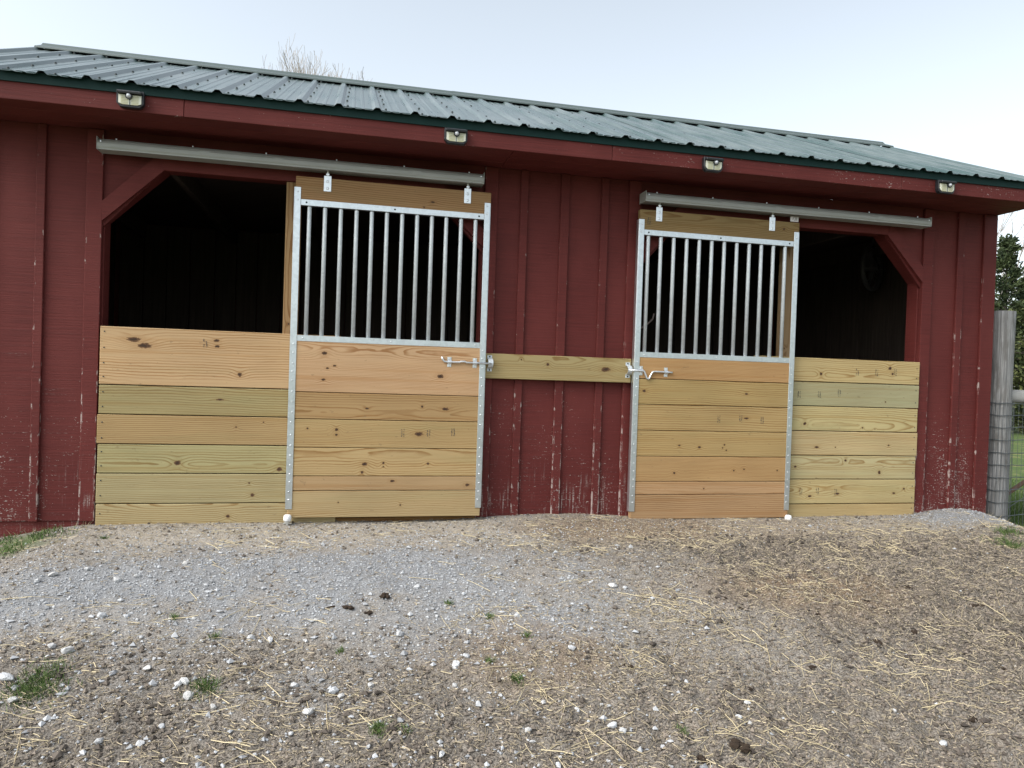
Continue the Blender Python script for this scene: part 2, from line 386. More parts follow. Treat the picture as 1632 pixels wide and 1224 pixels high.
def ZR(x, y):   # rusty brown chaff
    n = (fbm(x, y, 3, 31)-.5)*.6
    return np.maximum.reduce([ell(x+n, y+n*.5, 2.25, -.35, .75, .28), .8*ell(x+n, y+n*.5, 2.75, -1.35, .6, .25), .7*ell(x+n, y+n*.5, 1.2, -1.75, .4, .2), .45*ell(x+n, y+n*.4, 3.2, -.35, 1.0, .3)])
def ZV(x, y):   # grass
    n = (fbm(x, y, 2, 33)-.5)*1.2; n2 = (fbm(x, y, 9, 34)-.5)*.5
    g = sm(5.5, 5.95, x+n*.15+n2*.3)*sm(-.35, .05, y+n2*.3)
    g = np.maximum(g, sm(5.6, 7, x+n)*sm(-3.2, -1.2, y)); g = np.maximum(g, sm(3.3, 4.2, y))
    g = np.maximum(g, .85*ell(x+n2*.5, y+n2*.5, -1.50, -.42, .24, .36, -.45)); g = np.maximum(g, sm(-2.3, -3.2, x+n)*.9); g = np.maximum(g, sm(-7, -9, y))
    return g
def G(x, y): return gz(x, y)+bumps(x, y)

def ground_material():
    n = NT('yard_ground'); g = n.n('ShaderNodeNewGeometry'); P = g.outputs['Position']; x, y, z = n.sep(P)
    A = {k: n.attr(k, 'GEOMETRY').outputs['Fac'] for k in ('gravel', 'tan', 'dark', 'rust', 'green')}
    n1 = n.noise(P, 3.5, 4); n2 = n.noise(P, 22, 5, .65); n3 = n.noise(P, 140, 4, .7)
    cell = n.vor(P, 150, out='Color'); cr, cg, cb = n.sep(cell); cd = n.vor(P, 150)
    cell2 = n.vor(P, 210, out='Color'); dr, dg, db = n.sep(cell2)
    c = n.mix(n.ss(.36, .66, n3), (.092, .079, .068), (.40, .365, .325))
    c = n.mix(n.m_('MULTIPLY', n.ss(.4, .7, n2), .5), c, n.mix(n3, (.22, .205, .185), (.42, .395, .36)))
    tan = n.mix(n.m_('ADD', n.m_('MULTIPLY', dr, .55), n.m_('MULTIPLY_ADD', n2, .9, -.25), clamp=True), (.20, .172, .142), (.46, .42, .365))
    c = n.mix(A['tan'], c, tan)
    dk = n.mix(n.ss(.36, .66, n3), (.030, .025, .021), (.235, .200, .162)); dk = n.mix(n.m_('MULTIPLY', n.ss(.48, .66, n.noise(P, 7, 4, .6)), .75), dk, n.mix(n.ss(.36, .66, n3), (.082, .067, .053), (.29, .243, .193))); dk = n.mix(n.m_('MULTIPLY', n.ss(.50, .66, n.noise(n.v_('ADD', P, (3, 7, 0)), 11, 5, .65)), .85), dk, n.mix(n3, (.017, .014, .012), (.075, .062, .051)))
    c = n.mix(n.m_('MULTIPLY', A['dark'], .9), c, dk)
    c = n.mix(n.m_('MULTIPLY', A['rust'], .7), c, n.mix(dr, (.085, .052, .029), (.28, .195, .12)))
    gr = n.mix(cr, (.13, .134, .142), (.37, .377, .392)); gr = n.mix(n.m_('MULTIPLY', dg, .5), gr, (.255, .259, .268))
    gr = n.mix(n.m_('MULTIPLY', n.ss(.48, .68, n2), .6), gr, (.19, .175, .157))
    gm = n.ss(.18, .95, n.m_('ADD', A['gravel'], n.m_('ADD', n.m_('MULTIPLY_ADD', n2, 1.1, -.55), n.m_('MULTIPLY_ADD', n1, .9, -.45))))
    c = n.mix(n.m_('MULTIPLY', n.m_('MULTIPLY', gm, .92), n.ss(0, .2, A['gravel'])), c, gr)
    grn = n.mix(n2, (.035, .065, .018), (.11, .15, .05)); grn = n.mix(n.ss(.5, .7, n1), grn, (.17, .17, .07))
    c = n.mix(A['green'], c, grn)
    hgt = n.m_('ADD', n.m_('MULTIPLY', n3, .8), n.m_('SUBTRACT', n.m_('MULTIPLY', n2, 1.6), n.m_('MULTIPLY', n.noise(P, 230, 3, .7), n.m_('MULTIPLY', A['gravel'], .8))))
    n.bump(hgt, .75, .009)
    return n.fin(c, .95, spec=.15)
def axis(lo, hi, step, far, grow=1.28):
    a = list(np.arange(lo, hi+1e-6, step)); s = step; q = lo
    left = []
    while q > -far: s *= grow; q -= s; left.append(q)
    s = step; q = hi; right = []
    while q < far: s *= grow; q += s; right.append(q)
    return np.array(left[::-1]+a+right)
xs = axis(-1.9, 5.9, .0115, 700); ys = axis(-2.75, .12, .0115, 700)
X, Y = np.meshgrid(xs, ys); nx, ny = len(xs), len(ys)
Xf, Yf = X.ravel(), Y.ravel(); Z = G(Xf, Yf)
idx = np.arange(nx*ny).reshape(ny, nx)
F = np.stack([idx[:-1, :-1].ravel(), idx[:-1, 1:].ravel(), idx[1:, 1:].ravel(), idx[1:, :-1].ravel()], 1)
gme = np_mesh('ground', np.stack([Xf, Yf, Z], 1), F, ground_material(),
              {'gravel': ZG(Xf, Yf), 'tan': ZT(Xf, Yf), 'dark': ZD(Xf, Yf), 'rust': ZR(Xf, Yf), 'green': ZV(Xf, Yf)}, True)
ground = tag(link('ground', gme), kind='structure')

# ------------------------------------------------------------------ the barn
barn = empty('barn', (1.68, 0, -.05), 'red board and batten horse barn with a ribbed green metal roof', 'barn')
BO = Vector((-1.68, 0, .05))          # barn parts are written in world coordinates and shifted by this
class Shift:                          # parent whose children are given in world coordinates
    pass
def bbox(name, lo, hi, mat, bev=.003, **props):
    lo = [a+b for a, b in zip(lo, BO)]; hi = [a+b for a, b in zip(hi, BO)]
    props.setdefault('seed', rnd.random()*20); return box(name, lo, hi, mat, barn, bev, props=props)
def bprism(name, poly, y0, y1, mat, **props):
    props.setdefault('seed', rnd.random()*20)
    return prism(name, [(x+BO.x, z+BO.z) for x, z in poly], y0, y1, mat, barn, 0, props=props)
XL, XR, YB = -1.90, 5.264, 2.9
SOF = 2.305
T = .022
def siding(x0, x1, z0=-.02, z1=SOF): bbox('siding_board', (x0+.001, 0, z0), (x1-.001, T, z1), PAINT, .002)
def batten(x0, x1, z0=-.02, z1=SOF-.002, y=-.019): bbox('batten', (x0, y, z0), (x1, -.0005, z1), PAINT, .003, edge=(x1-x0)/2)
# boards left of the first opening
for a, b in ((XL, -1.70), (-1.70, -1.425), (-1.425, -1.10)): siding(a, b)
batten(-1.722, -1.672); batten(-1.450, -1.402); batten(XL, XL+.07)
# pier between the openings
for a, b in ((1.20, 1.467), (1.467, 1.752), (1.752, 2.037), (2.037, 2.30)): siding(a, b)
for a, b in ((1.442, 1.494), (1.722, 1.783), (2.011, 2.064)): batten(a, b)
# right of the second opening
for a, b in ((4.607, 4.947), (4.947, XR)): siding(a, b, -.04)
batten(4.917, 4.977, -.04); batten(5.154, XR+.012, -.04)
# panels over the openings, cut back at 45 degrees in the corners
bprism('siding_panel', [(-1.10, 1.73), (-1.10, SOF), (1.198, SOF), (1.198, 1.73), (.86, 2.10), (-.76, 2.10)], 0, T, PAINT)
bprism('siding_panel', [(2.302, 1.70), (2.302, SOF), (4.605, SOF), (4.605, 1.70), (4.27, 2.085), (2.65, 2.085)], 0, T, PAINT)
# trim round both openings
def opening_trim(x0, x1, zt, zc, cx, left_b, right_b, zb):
    wdt = .088
    bbox('jamb_trim', (x0-wdt, -.021, zb), (x0, -.0006, SOF-.003), PAINT_SM, .003, edge=wdt/2)
    bbox('jamb_trim', (x1, -.021, zb), (x1+wdt, -.0006, SOF-.003), PAINT_SM, .003, edge=wdt/2)
    bbox('header_trim', (x0+cx-.03, -.023, zt), (x1-cx+.03, -.0008, zt+wdt), PAINT_SM, .003)
    h = wdt*1.05
    bprism('corner_trim', [(x0, zc), (x0+cx, zt), (x0+cx-.035, zt+h), (x0-.002, zc+.115)], -.026, -.0010, PAINT_SM)
    bprism('corner_trim', [(x1, zc), (x1-cx, zt), (x1-cx+.035, zt+h), (x1+.002, zc+.115)], -.026, -.0010, PAINT_SM)
    # reveal: posts, header and corner blocks behind the boards
    d0, d1 = T+.001, .135
    bbox('jamb_post', (x0-.09, d0, -.05), (x0+.004, d1, SOF), PAINT_SM, .003)
    bbox('jamb_post', (x1-.004, d0, -.05), (x1+.09, d1, SOF), PAINT_SM, .003)
    bbox('header_beam', (x0+.006, d0+.001, zt+.012), (x1-.006, d1-.002, SOF-.003), PAINT_SM, .003)
    bprism('corner_brace', [(x0+.005, zc+.01), (x0+cx, zt+.011), (x0+.005, zt+.011)], d0+.002, d1-.004, PAINT_SM)
    bprism('corner_brace', [(x1-.005, zc+.01), (x1-cx, zt+.011), (x1-.005, zt+.011)], d0+.002, d1-.004, PAINT_SM)
opening_trim(-1.097, 1.198, 2.092, 1.765, .335, 0, 0, -.02)
opening_trim(2.300, 4.606, 2.078, 1.735, .330, 0, 0, -.03)
# skirt under the siding
for a, b in ((XL, -1.09), (1.2, 2.3), (4.6, 5.19)): bbox('skirt_board', (a, .012, -.32), (b, .045, -.021), PAINT_SM, .002)
# end and back walls
def yboards(x, y0, y1, z0, zf, inner):
    y = y0
    while y < y1-.01:
        e = min(y+.28, y1); ym = (y+e)/2
        bbox('siding_board', (x-T/2, y+.001, z0), (x+T/2, e-.001, zf(ym)), PAINT, 0)
        y = e
RIDY, RIDZ, EAY, EAZ = 1.335, 3.235, -.44, 2.440
SL = (RIDZ-EAZ)/(RIDY-EAY)
rz = lambda yy: EAZ+SL*(yy-EAY) if yy < RIDY else RIDZ-SL*(yy-RIDY)
for X_ in (XL+T/2-.001, XR-T/2+.001):
    yboards(X_, T+.002, YB, -.3, lambda q: rz(q)-.14, False)
xx = XL+.03
while xx < XR-.05:
    e = min(xx+.30, XR-.03); bbox('siding_board', (xx+.001, YB+.001, -.35), (e-.001, YB+T, 2.36), PAINT, 0); xx = e
# inside: dark board lining, partition, loft boards, rafters, floor
def lining(x0, x1, y0, y1, z0, z1, along):
    p = (y0 if along == 'y' else x0); end = (y1 if along == 'y' else x1)
    while p < end-.02:
        e = min(p+.19+.05*rnd.random(), end); j = rnd.random()*.008
        if along == 'y': bbox('lining_board', (x0+j, p+.004, z0), (x1+j, e-.004, z1), DARKW, .003)
        else: bbox('lining_board', (p+.004, y0+j, z0), (e-.004, y1+j, z1), DARKW, .003)
        p = e
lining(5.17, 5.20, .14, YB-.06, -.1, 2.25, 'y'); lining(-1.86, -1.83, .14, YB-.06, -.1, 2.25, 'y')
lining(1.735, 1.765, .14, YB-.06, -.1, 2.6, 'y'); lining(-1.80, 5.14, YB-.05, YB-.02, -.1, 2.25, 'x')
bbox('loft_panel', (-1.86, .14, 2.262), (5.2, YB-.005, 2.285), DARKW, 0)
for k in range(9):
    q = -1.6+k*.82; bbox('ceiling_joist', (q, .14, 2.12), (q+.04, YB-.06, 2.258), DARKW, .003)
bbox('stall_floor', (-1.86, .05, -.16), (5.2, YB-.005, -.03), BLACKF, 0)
# soffit, fascia, drip edge
FX0, FX1 = -1.925, 5.285
for k in range(3):
    y0 = -.395+k*.133
    for a, b in ((FX0+.002, 1.3), (1.302, FX1-.002)):
        bbox('soffit_board', (a, y0+.0015, SOF+.0005), (b, y0+.1315, SOF+.014), PAINT_SM, .002)
for a, b in ((FX0, -.579), (-.577, 1.93), (1.932, 4.05), (4.052, FX1)):
    bbox('fascia_board', (a, -.42, SOF-.004+rnd.uniform(-.003, .003)), (b, -.397, 2.43), PAINT, .003, chip=(.62 if a > 1.5 else .40))
for a, b in ((FX0-.004, 1.24), (1.238, 4.06), (4.058, FX1+.004)):
    bprism('drip_edge', [(a, 2.394), (b, 2.394), (b, 2.452), (a, 2.452)], -.430-.0008*(a < 0)-.0004*(a > 3), -.4215, GREEN)
# ribbed roof panels
PITCH_R = .2185; R0 = -1.436-3*PITCH_R+.16
def rib_section(nrib, lap):
    pts = []
    for k in range(nrib):
        o = k*PITCH_R
        pts += [(o-.028, 0), (o-.011, .0175), (o+.011, .0175), (o+.028, 0)]
        for m in (.083, .137): pts += [(o+m-.011, 0), (o+m-.005, .0035), (o+m+.005, .0035), (o+m+.011, 0)]
    return pts
def roof_panel(x_start, n, front, jit):
    sec = rib_section(n, 0); sec.append((n*PITCH_R-.030+.004, 0))
    sec = [(x, h) for x, h in sec if x_start+x > FX0-.02 and x_start+x < FX1+.02]
    ss_ = [(EAY-.012, rz(EAY-.012)), (.15, rz(.15)), (.75, rz(.75)), (RIDY-.035, rz(RIDY-.035))] if front else [(RIDY+.035, rz(RIDY+.035)), (YB+.4, rz(YB+.4))]
    nv = Vector((0, -SL, 1)).normalized() if front else Vector((0, SL, 1)).normalized()
    bm = bmesh.new(); top = []; bot = []
    for (yy, zz) in ss_:
        wob = [rnd.uniform(-.0008, .0008) for _ in sec]
        top.append([bm.verts.new(Vector((x_start+x, yy, zz))+nv*(h+.004+jit+wv)+BO) for (x, h), wv in zip(sec, wob)])
        bot.append([bm.verts.new(Vector((x_start+x, yy, zz))+nv*(h+.0025+jit+wv)+BO) for (x, h), wv in zip(sec, wob)])
    for A, up_ in ((top, 1), (bot, 0)):
        for a, b in zip(A, A[1:]):
            for i in range(len(sec)-1): bm.faces.new((a[i], a[i+1], b[i+1], b[i]))
    for i in range(len(sec)-1):
        bm.faces.new((top[0][i], top[0][i+1], bot[0][i+1], bot[0][i])); bm.faces.new((top[-1][i], top[-1][i+1], bot[-1][i+1], bot[-1][i]))
    return link('roof_panel', bm_mesh(bm, 'roof_panel'), ROOFM, barn)
xq = R0; k = 0
while xq < FX1:
    roof_panel(xq, 4, True, .0018*(k % 2)); roof_panel(xq, 4, False, .0018*(k % 2)); xq += 4*PITCH_R; k += 1
bm = bmesh.new()
for yy in (-.40, -.10, .22, .55, .90, 1.18):
    q = R0
    while q < FX1-.06:
        if q > FX0:
            nv = Vector((0, -SL, 1)).normalized(); c = Vector((q+.046+rnd.uniform(-.004, .004), yy+rnd.uniform(-.01, .01), rz(yy)))+BO
            t = bmesh.new(); bmesh.ops.create_cone(t, cap_ends=True, segments=6, radius1=.0085, radius2=.005, depth=.010)
            bmesh.ops.transform(t, matrix=Matrix.Translation(c+nv*.010) @ nv.to_track_quat('Z', 'Y').to_matrix().to_4x4(), verts=t.verts)
            me = bpy.data.meshes.new('t'); t.to_mesh(me); t.free(); bm.from_mesh(me); bpy.data.meshes.remove(me)
        q += PITCH_R
tag(link('roof_screws', bm_mesh(bm, 'roof_screws'), SCREW, barn), kind='stuff')
# solid deck under the metal so that no light comes through
bm = bmesh.new()
for yy, zz in ((EAY+.04, rz(EAY+.04)), (RIDY, RIDZ), (YB+.35, rz(YB+.35))):
    for dz in (-.004, -.030):
        for X_ in (XL+.0, XR-.0): bm.verts.new((X_+BO.x, yy, zz+dz+BO.z))
bm.verts.ensure_lookup_table(); v = bm.verts
for a in (0, 4):
    for q in ((a, a+1, a+5, a+4), (a+2, a+3, a+7, a+6)): bm.faces.new([v[i] for i in q])
    for q in ((a, a+2, a+6, a+4), (a+1, a+3, a+7, a+5)): bm.faces.new([v[i] for i in q])
bm.faces.new([v[i] for i in (0, 1, 3, 2)]); bm.faces.new([v[i] for i in (8, 9, 11, 10)])
link('roof_deck', bm_mesh(bm, 'roof_deck'), DARKW, barn)
# ridge cap: low inverted V riding on the ribs
for a, b, dz in ((-1.935, 1.15, 0), (1.13, 3.6, .002), (3.58, 5.30, 0)):
    bm = bmesh.new(); sec = []
    for yy, h in ((RIDY-.150, .020), (RIDY-.145, .029), (RIDY-.03, .031), (RIDY, .045), (RIDY+.03, .031), (RIDY+.15, .028)): sec.append((yy, rz(yy)+h+.006+dz))
    up1 = [[bm.verts.new((X_+BO.x, yy, zz+BO.z)) for yy, zz in sec] for X_ in (a, b)]
    lo1 = [[bm.verts.new((X_+BO.x, yy, zz-.003+BO.z)) for yy, zz in sec] for X_ in (a, b)]
    for A in (up1, lo1):
        for i in range(len(sec)-1): bm.faces.new((A[0][i], A[0][i+1], A[1][i+1], A[1][i]))
    bm.faces.new((up1[0][0], up1[1][0], lo1[1][0], lo1[0][0]))
    link('ridge_cap', bm_mesh(bm, 'ridge_cap'), CAPM, barn)

# ------------------------------------------------------------------ lumber
WK = .71
seed_i = [0]
def wt(t):
    m = (206, 180, 126); c = lin(*[a*.78+b*.22 for a, b in zip(t, m)], WK); return (c[0]*1.01, c[1]*1.025, c[2]*1.24)
def board(name, x0, x1, z0, z1, y0, y1, tint, parent, org, knots=(), pith=None, freq=None, bev=.003):
    """board in world coordinates, long in x; knots (x, z, radius, aspect) in world coordinates"""
    lo = (x0-org[0], y0-org[1], z0-org[2]); hi = (x1-org[0], y1-org[1], z1-org[2])
    o = box(name, lo, hi, WOOD, parent, bev); seed_i[0] += 1
    o['seed'] = 1.37*seed_i[0] % 17.3; o['tint'] = wt(tint)
    st = rnd.random()
    o['pith'] = (pith if pith is not None else (rnd.choice((-1, 1))*rnd.uniform(.10, .24) if st < .72 else rnd.uniform(-.06, .06)), rnd.uniform(.02, .05), freq or rnd.uniform(62, 120))
    cx, cz = (x0+x1)/2, (z0+z1)/2
    for i in range(5):
        k = knots[i] if i < len(knots) else (0, 50, 0, 1)
        o['k%d' % i] = (float(k[0]-cx), float(k[1]-cz), float(k[2])*.74, float(k[3]))
    return o
def vboard(name, x0, x1, z0, z1, y0, y1, tint, parent, org):
    """upright post: long axis is the object's x, stood up by rotation"""
    L, Wd = z1-z0, x1-x0
    bm = bmesh.new(); box_bm(bm, (0, 0, 0), (L, y1-y0, Wd), .003)
    o = link(name, bm_mesh(bm, name), WOOD, parent, ((x0+x1)/2-org[0], (y0+y1)/2-org[1], (z0+z1)/2-org[2])); o.rotation_euler = (0, math.radians(-90), 0)
    seed_i[0] += 1; o['seed'] = 1.37*seed_i[0] % 17.3; o['tint'] = wt(tint); o['pith'] = (.0, .04, 70.0)
    for i in range(5): o['k%d' % i] = (0.0, 50.0, 0.0, 1.0)
    o['k0'] = (.2, .01, .007, 1.2)
    return o
def stamp(o, org, x, z, y, seed, parent_loc):
    """faint upright two-column lumber grade stamp printed on a board face"""
    q = random.Random(seed); bm = bmesh.new()
    for col, cx in enumerate((-.0075, .0075)):
        zz = -.024
        while zz < .024:
            h = q.uniform(.0015, .0045)
            if q.random() < .78:
                wdt = q.uniform(.003, .008); sx = cx+q.uniform(-.002, .002)
                vs = [bm.verts.new((sx+a*wdt/2, 0, zz+b*h)) for a, b in ((-1, 0), (1, 0), (1, 1), (-1, 1))]; bm.faces.new(vs)
            zz += h+q.uniform(.001, .003)
    s = link('grade_stamp', bm_mesh(bm, 'grade_stamp'), INK, o, (x-parent_loc[0], y-parent_loc[1], z-parent_loc[2]))
    return s
def nails(o, org, pts, y):
    bm = bmesh.new()
    for x, z in pts: dome_bm(bm, (x, y, z), .0045, .0015, 6)
    return tag(link('nail_heads', bm_mesh(bm, 'nail_heads'), SCREW, o), kind='stuff')
K_LH = [[(-0.9, 1.07, 0.0236, 2.6), (-0.84, 1.035, 0.0237, 2.8), (-0.437, 1.082, 0.0123, 2), (-0.432, 1.047, 0.0123, 2), (-0.297, 0.88, 0.0192, 1.2)], [(-0.409, 0.723, 0.0095, 4)], [(-0.311, 0.556, 0.0096, 1), (-0.15, 0.589, 0.0078, 1)], [(-0.642, 0.334, 0.0227, 1.3), (-0.049, 0.298, 0.0195, 1.3)], [(-0.225, 0.212, 0.0097, 1.2), (-0.204, 0.138, 0.0155, 1.3)], [(-0.343, 0.008, 0.0154, 1.2)]]
K_LD = [[(0.204, 1.029, 0.0165, 1.8), (0.225, 0.936, 0.0098, 1.6), (0.267, 0.953, 0.0098, 1.6), (0.201, 0.865, 0.0117, 2), (0.932, 0.908, 0.0202, 1.6)], [(0.821, 0.711, 0.0121, 1), (0.971, 0.698, 0.0162, 2.2), (0.474, 0.691, 0.0099, 2)], [(0.115, 0.559, 0.0097, 1.2), (0.29, 0.554, 0.0157, 1.1), (0.291, 0.522, 0.0118, 1.3), (0.806, 0.534, 0.0221, 1.8)], [(0.469, 0.339, 0.0178, 1.6), (0.586, 0.347, 0.0119, 1), (0.869, 0.345, 0.0121, 1.2), (0.455, 0.287, 0.0148, 1), (0.587, 0.323, 0.008, 1)], [(0.645, 0.232, 0.012, 2), (1.13, 0.207, 0.014, 1.6)], [(0.314, 0.097, 0.0079, 1), (0.701, 0.079, 0.01, 1)]]
K_RD = [[], [(2.337, 0.853, 0.0152, 1.4), (3.112, 0.852, 0.0113, 1.8)], [(3.119, 0.679, 0.0104, 3)], [(2.612, 0.481, 0.0109, 1.5), (2.764, 0.47, 0.0132, 1.4), (2.942, 0.467, 0.0088, 1), (2.972, 0.45, 0.0097, 1), (2.956, 0.489, 0.0097, 1)], [(2.582, 0.289, 0.0131, 1), (3.036, 0.308, 0.0111, 1), (3.115, 0.317, 0.0111, 1), (3.379, 0.309, 0.009, 1)], [(2.809, 0.179, 0.0088, 1)], []]
K_RH = [[(3.741, 1.015, 0.0184, 1), (4.326, 1.076, 0.0189, 1.2), (4.35, 1.034, 0.0142, 1)], [(4.299, 0.821, 0.0094, 1)], [(3.622, 0.648, 0.0184, 1.1), (4.108, 0.624, 0.0103, 1), (4.216, 0.616, 0.0071, 1)], [(3.728, 0.475, 0.0118, 2.5), (3.885, 0.476, 0.0084, 1), (4.342, 0.495, 0.0104, 1.3)], [(3.974, 0.379, 0.014, 1.2), (3.558, 0.331, 0.0115, 1.5), (4.269, 0.291, 0.0216, 0.9)], [(3.686, 0.114, 0.0128, 2), (3.917, 0.132, 0.013, 2.4), (4.403, 0.135, 0.0119, 2), (4.49, 0.168, 0.0119, 1.2)], []]
K_CB = [(1.656, 1.01, 0.0152, 1), (2.067, 0.99, 0.0261, 1.9), (1.473, 1.037, 0.0084, 1)]
K_TB = [[(0.848, 2.02, 0.011, 1.8), (0.793, 1.984, 0.008, 1.2)], [(3.36, 2.038, 0.0119, 1.2)]]
S_LH = {0: [(-0.501, 1.064)]}
S_LD = {2: [(0.703, 0.54), (0.867, 0.535), (1.025, 0.549)]}
S_RD = {2: [(2.905, 0.67), (3.075, 0.673), (3.243, 0.668)]}
S_RH = {0: [(4.044, 1.039), (4.21, 1.039), (4.371, 1.045)], 1: [(3.566, 0.86), (3.732, 0.864), (3.899, 0.876)], 5: [(3.61, 0.151), (3.746, 0.151), (3.9, 0.146)]}

# plank half walls that close the lower part of each opening
def half_wall(x0, x1, zs, tints, knots, stamps, label, post, post_tint, nail_x):
    org = (x0, -.03, -.1); root = empty('plank_half_wall', org, label, 'half wall', 'plank half walls beside the sliding doors')
    for i, (zt, zb) in enumerate(zip(zs, zs[1:])):
        a = x0+rnd.uniform(-.004, .004)
        if nail_x > x0+.5: a, b = x0, x1+rnd.uniform(-.005, .005)
        else: b = x1
        o = board('plank', a, b, zb+.0028, zt-.0028, -.046+rnd.uniform(-.0015, .0015), -.008-.016, tints[i], root, org, knots[i])
        cx, cz = (a+b)/2, (zb+zt)/2
        for k, (sx, sz) in enumerate(stamps.get(i, [])): stamp(o, org, sx, sz, -.0486, i*7+k, (cx, -.035, cz))
        n = 4 if zt-zb > .25 else 2
        nails(o, org, [(nail_x-cx, zb+(zt-zb)*(j+.5)/n-cz+rnd.uniform(-.01, .01)) for j in range(n)], -.0128)
    vboard('end_post', post[0], post[1], -.08, post[2], -.0235, .02, post_tint, root, org)
    return root
half_wall(-1.085, .30, (1.145, .797, .622, .445, .27, .088, -.12), [(217, 177, 122), (172, 156, 100), (186, 154, 98), (180, 170, 112), (180, 168, 116), (188, 170, 116)], K_LH, S_LH,
          'tan plank half wall left of the left sliding door, its top plank the widest', (-.056, .035, 2.088), (160, 122, 76), -1.06)
half_wall(3.20, 4.588, (1.133, .955, .777, .595, .415, .239, .057, -.12), [(214, 188, 122), (184, 180, 130), (212, 194, 128), (216, 192, 132), (206, 192, 134), (210, 190, 126), (206, 180, 118)], K_RH, S_RH,
          'pale yellow half wall of seven equal planks right of the right sliding door', (3.405, 3.505, 2.06), (150, 122, 84), 4.562)
bbox('sill_board', (-.02, -.03, -.10), (1.20, -.002, -.012), WOOD, .003, tint=lin(150, 112, 66, WK), pith=(.0, .05, 60.0))
# latch board across the pier
lo = (1.224, -.040, .985)
lb = empty('latch_board', (1.74, -.03, .905), 'horizontal tan board nailed across the red wall between the two sliding doors', 'board')
o = board('board', 1.222, 2.252, .905, 1.07, -.058, -.0195, (180, 160, 102), lb, (1.74, -.03, .905), K_CB)

# ------------------------------------------------------------------ sliding doors
def screws(name, parent, pts, y, r=.0055, mat=ZINC):
    bm = bmesh.new()
    for x, z in pts: dome_bm(bm, (x, y, z), r, .003, 7)
    return tag(link(name, bm_mesh(bm, name), mat, parent), kind='stuff')
def door(x0, x1, zb, zt, gb, gt, seams, tints, top_tint, knots, topk, stamps, bars, label, hang, rows):
    org = (x0, -.078, zb); r = empty('sliding_stall_door', org, label, 'stall door', 'sliding stall doors')
    L = lambda x, y, z: (x-org[0], y-org[1], z-org[2])
    YF, YK = -.097, -.060
    for i, (a, b) in enumerate(zip(seams, seams[1:])):
        o = board('plank', x0+.008, x1-.002, b+.0018, a-.0018, YF, YK, tints[i], r, org, knots[i])
        for k, (sx, sz) in enumerate(stamps.get(i, [])): stamp(o, org, sx, sz, YF-.0012, 40+i*7+k, ((x0+.008+x1-.002)/2, (YF+YK)/2, (a+b)/2))
    tb = board('top_plank', x0+.004, x1+.006, gt-.02, zt, YF, YK, top_tint, r, org, topk)
    # steel side channels
    wd = .036
    for xa in (x0, x1-wd):
        bm = bmesh.new(); zc0, zc1 = zb+.058, zt-.068
        box_bm(bm, L(xa+wd/2, YF-.0028, (zc0+zc1)/2), (wd, .0038, zc1-zc0), .0008)
        xo = xa-.0022 if xa == x0 else xa+wd+.0022
        box_bm(bm, L(xo, -.080, (zc0+zc1)/2), (.0038, .0400, zc1-zc0), .0008)
        ch = link('side_channel', bm_mesh(bm, 'side_channel'), GALV, r)
        bm = bmesh.new()
        for zz in rows: dome_bm(bm, L(xa+wd/2+rnd.uniform(-.003, .003), YF-.0050, zb+zz+rnd.uniform(-.006, .006)), .0062, .0035, 7)
        tag(link('channel_screws', bm_mesh(bm, 'channel_screws'), ZINC, ch), kind='stuff')
    for zz in (gt, gb):
        rl = box('grille_rail', L(x0+wd+.001, YF-.0022, zz-.037), L(x1-wd-.001, YK-.002, zz), GALV, r, .0012)
        bm = bmesh.new()
        for q in (.03, .5, .97): dome_bm(bm, ((q-.5)*(x1-x0-2*wd), -.0178-.0019, 0), .006, .003, 7)
        tag(link('rail_screws', bm_mesh(bm, 'rail_screws'), ZINC if zz == gb else SCREW, rl), kind='stuff')
    for xb in bars:
        bm = bmesh.new(); tube_bm(bm, [L(xb, -.080, gb-.01), L(xb, -.080, gt-.045), L(xb, -.080, gt-.037)], [.0128, .0128, .010], 12)
        link('bar', bm_mesh(bm, 'bar', True), GALVB, r)
    for hx, hz in hang:
        h = box('hanger_plate', L(hx-.0225, YF-.0065, hz-.048), L(hx+.0225, YF-.0008, hz+.048), ZINC, r, .001)
        bm = bmesh.new(); tube_bm(bm, [(0, .0, .047), (0, .0, .11)], .0075, 8)
        box_bm(bm, (0, 0, .056), (.021, .018, .012), .002); link('hanger_bolt', bm_mesh(bm, 'hanger_bolt'), ZINC, h)
        screws('carriage_bolts', h, [(0, .012), (0, -.030)], -.003, .0095, ZINC)
    return r, org
ROWS = (.115, .165, .225, .28, .335, .395, .455, .515, .60, .66, .72, .79, .85, .91, .965, 1.03, 1.08, 1.97, 2.02)
dl, ol = door(0.0, 1.220, 0.0, 2.112, 1.136, 1.972, (1.118, .785, .618, .441, .263, .172, .002), [(219, 175, 123), (186, 148, 92), (194, 162, 102), (200, 168, 108), (192, 157, 106), (192, 166, 112)], (172, 130, 82), K_LD, K_TB[0], S_LD,
     [.088, .182, .278, .374, .468, .562, .658, .753, .847, .940, 1.036, 1.131], 'left sliding stall door, tan planks below a steel bar grille, straight bolt latch', [(.193, 2.078), (1.070, 2.078)], ROWS)
dr, orr = door(2.258, 3.478, -.034, 2.092, 1.120, 1.956, (1.102, .937, .761, .583, .404, .230, .139, -.032), [(202, 156, 96), (186, 156, 92), (190, 158, 96), (194, 162, 98), (198, 156, 96), (200, 157, 106), (184, 144, 96)], (150, 122, 72), K_RD, K_TB[1], S_RD,
     [2.334, 2.427, 2.523, 2.62, 2.715, 2.81, 2.906, 3.003, 3.10, 3.195, 3.29, 3.384], 'right sliding stall door, tan planks below a steel bar grille, bolt latch with a dipped rod', [(2.399, 2.066), (3.262, 2.066)], ROWS)
st_b = [c for c in dr.children if c.name.startswith('top_plank')][0]
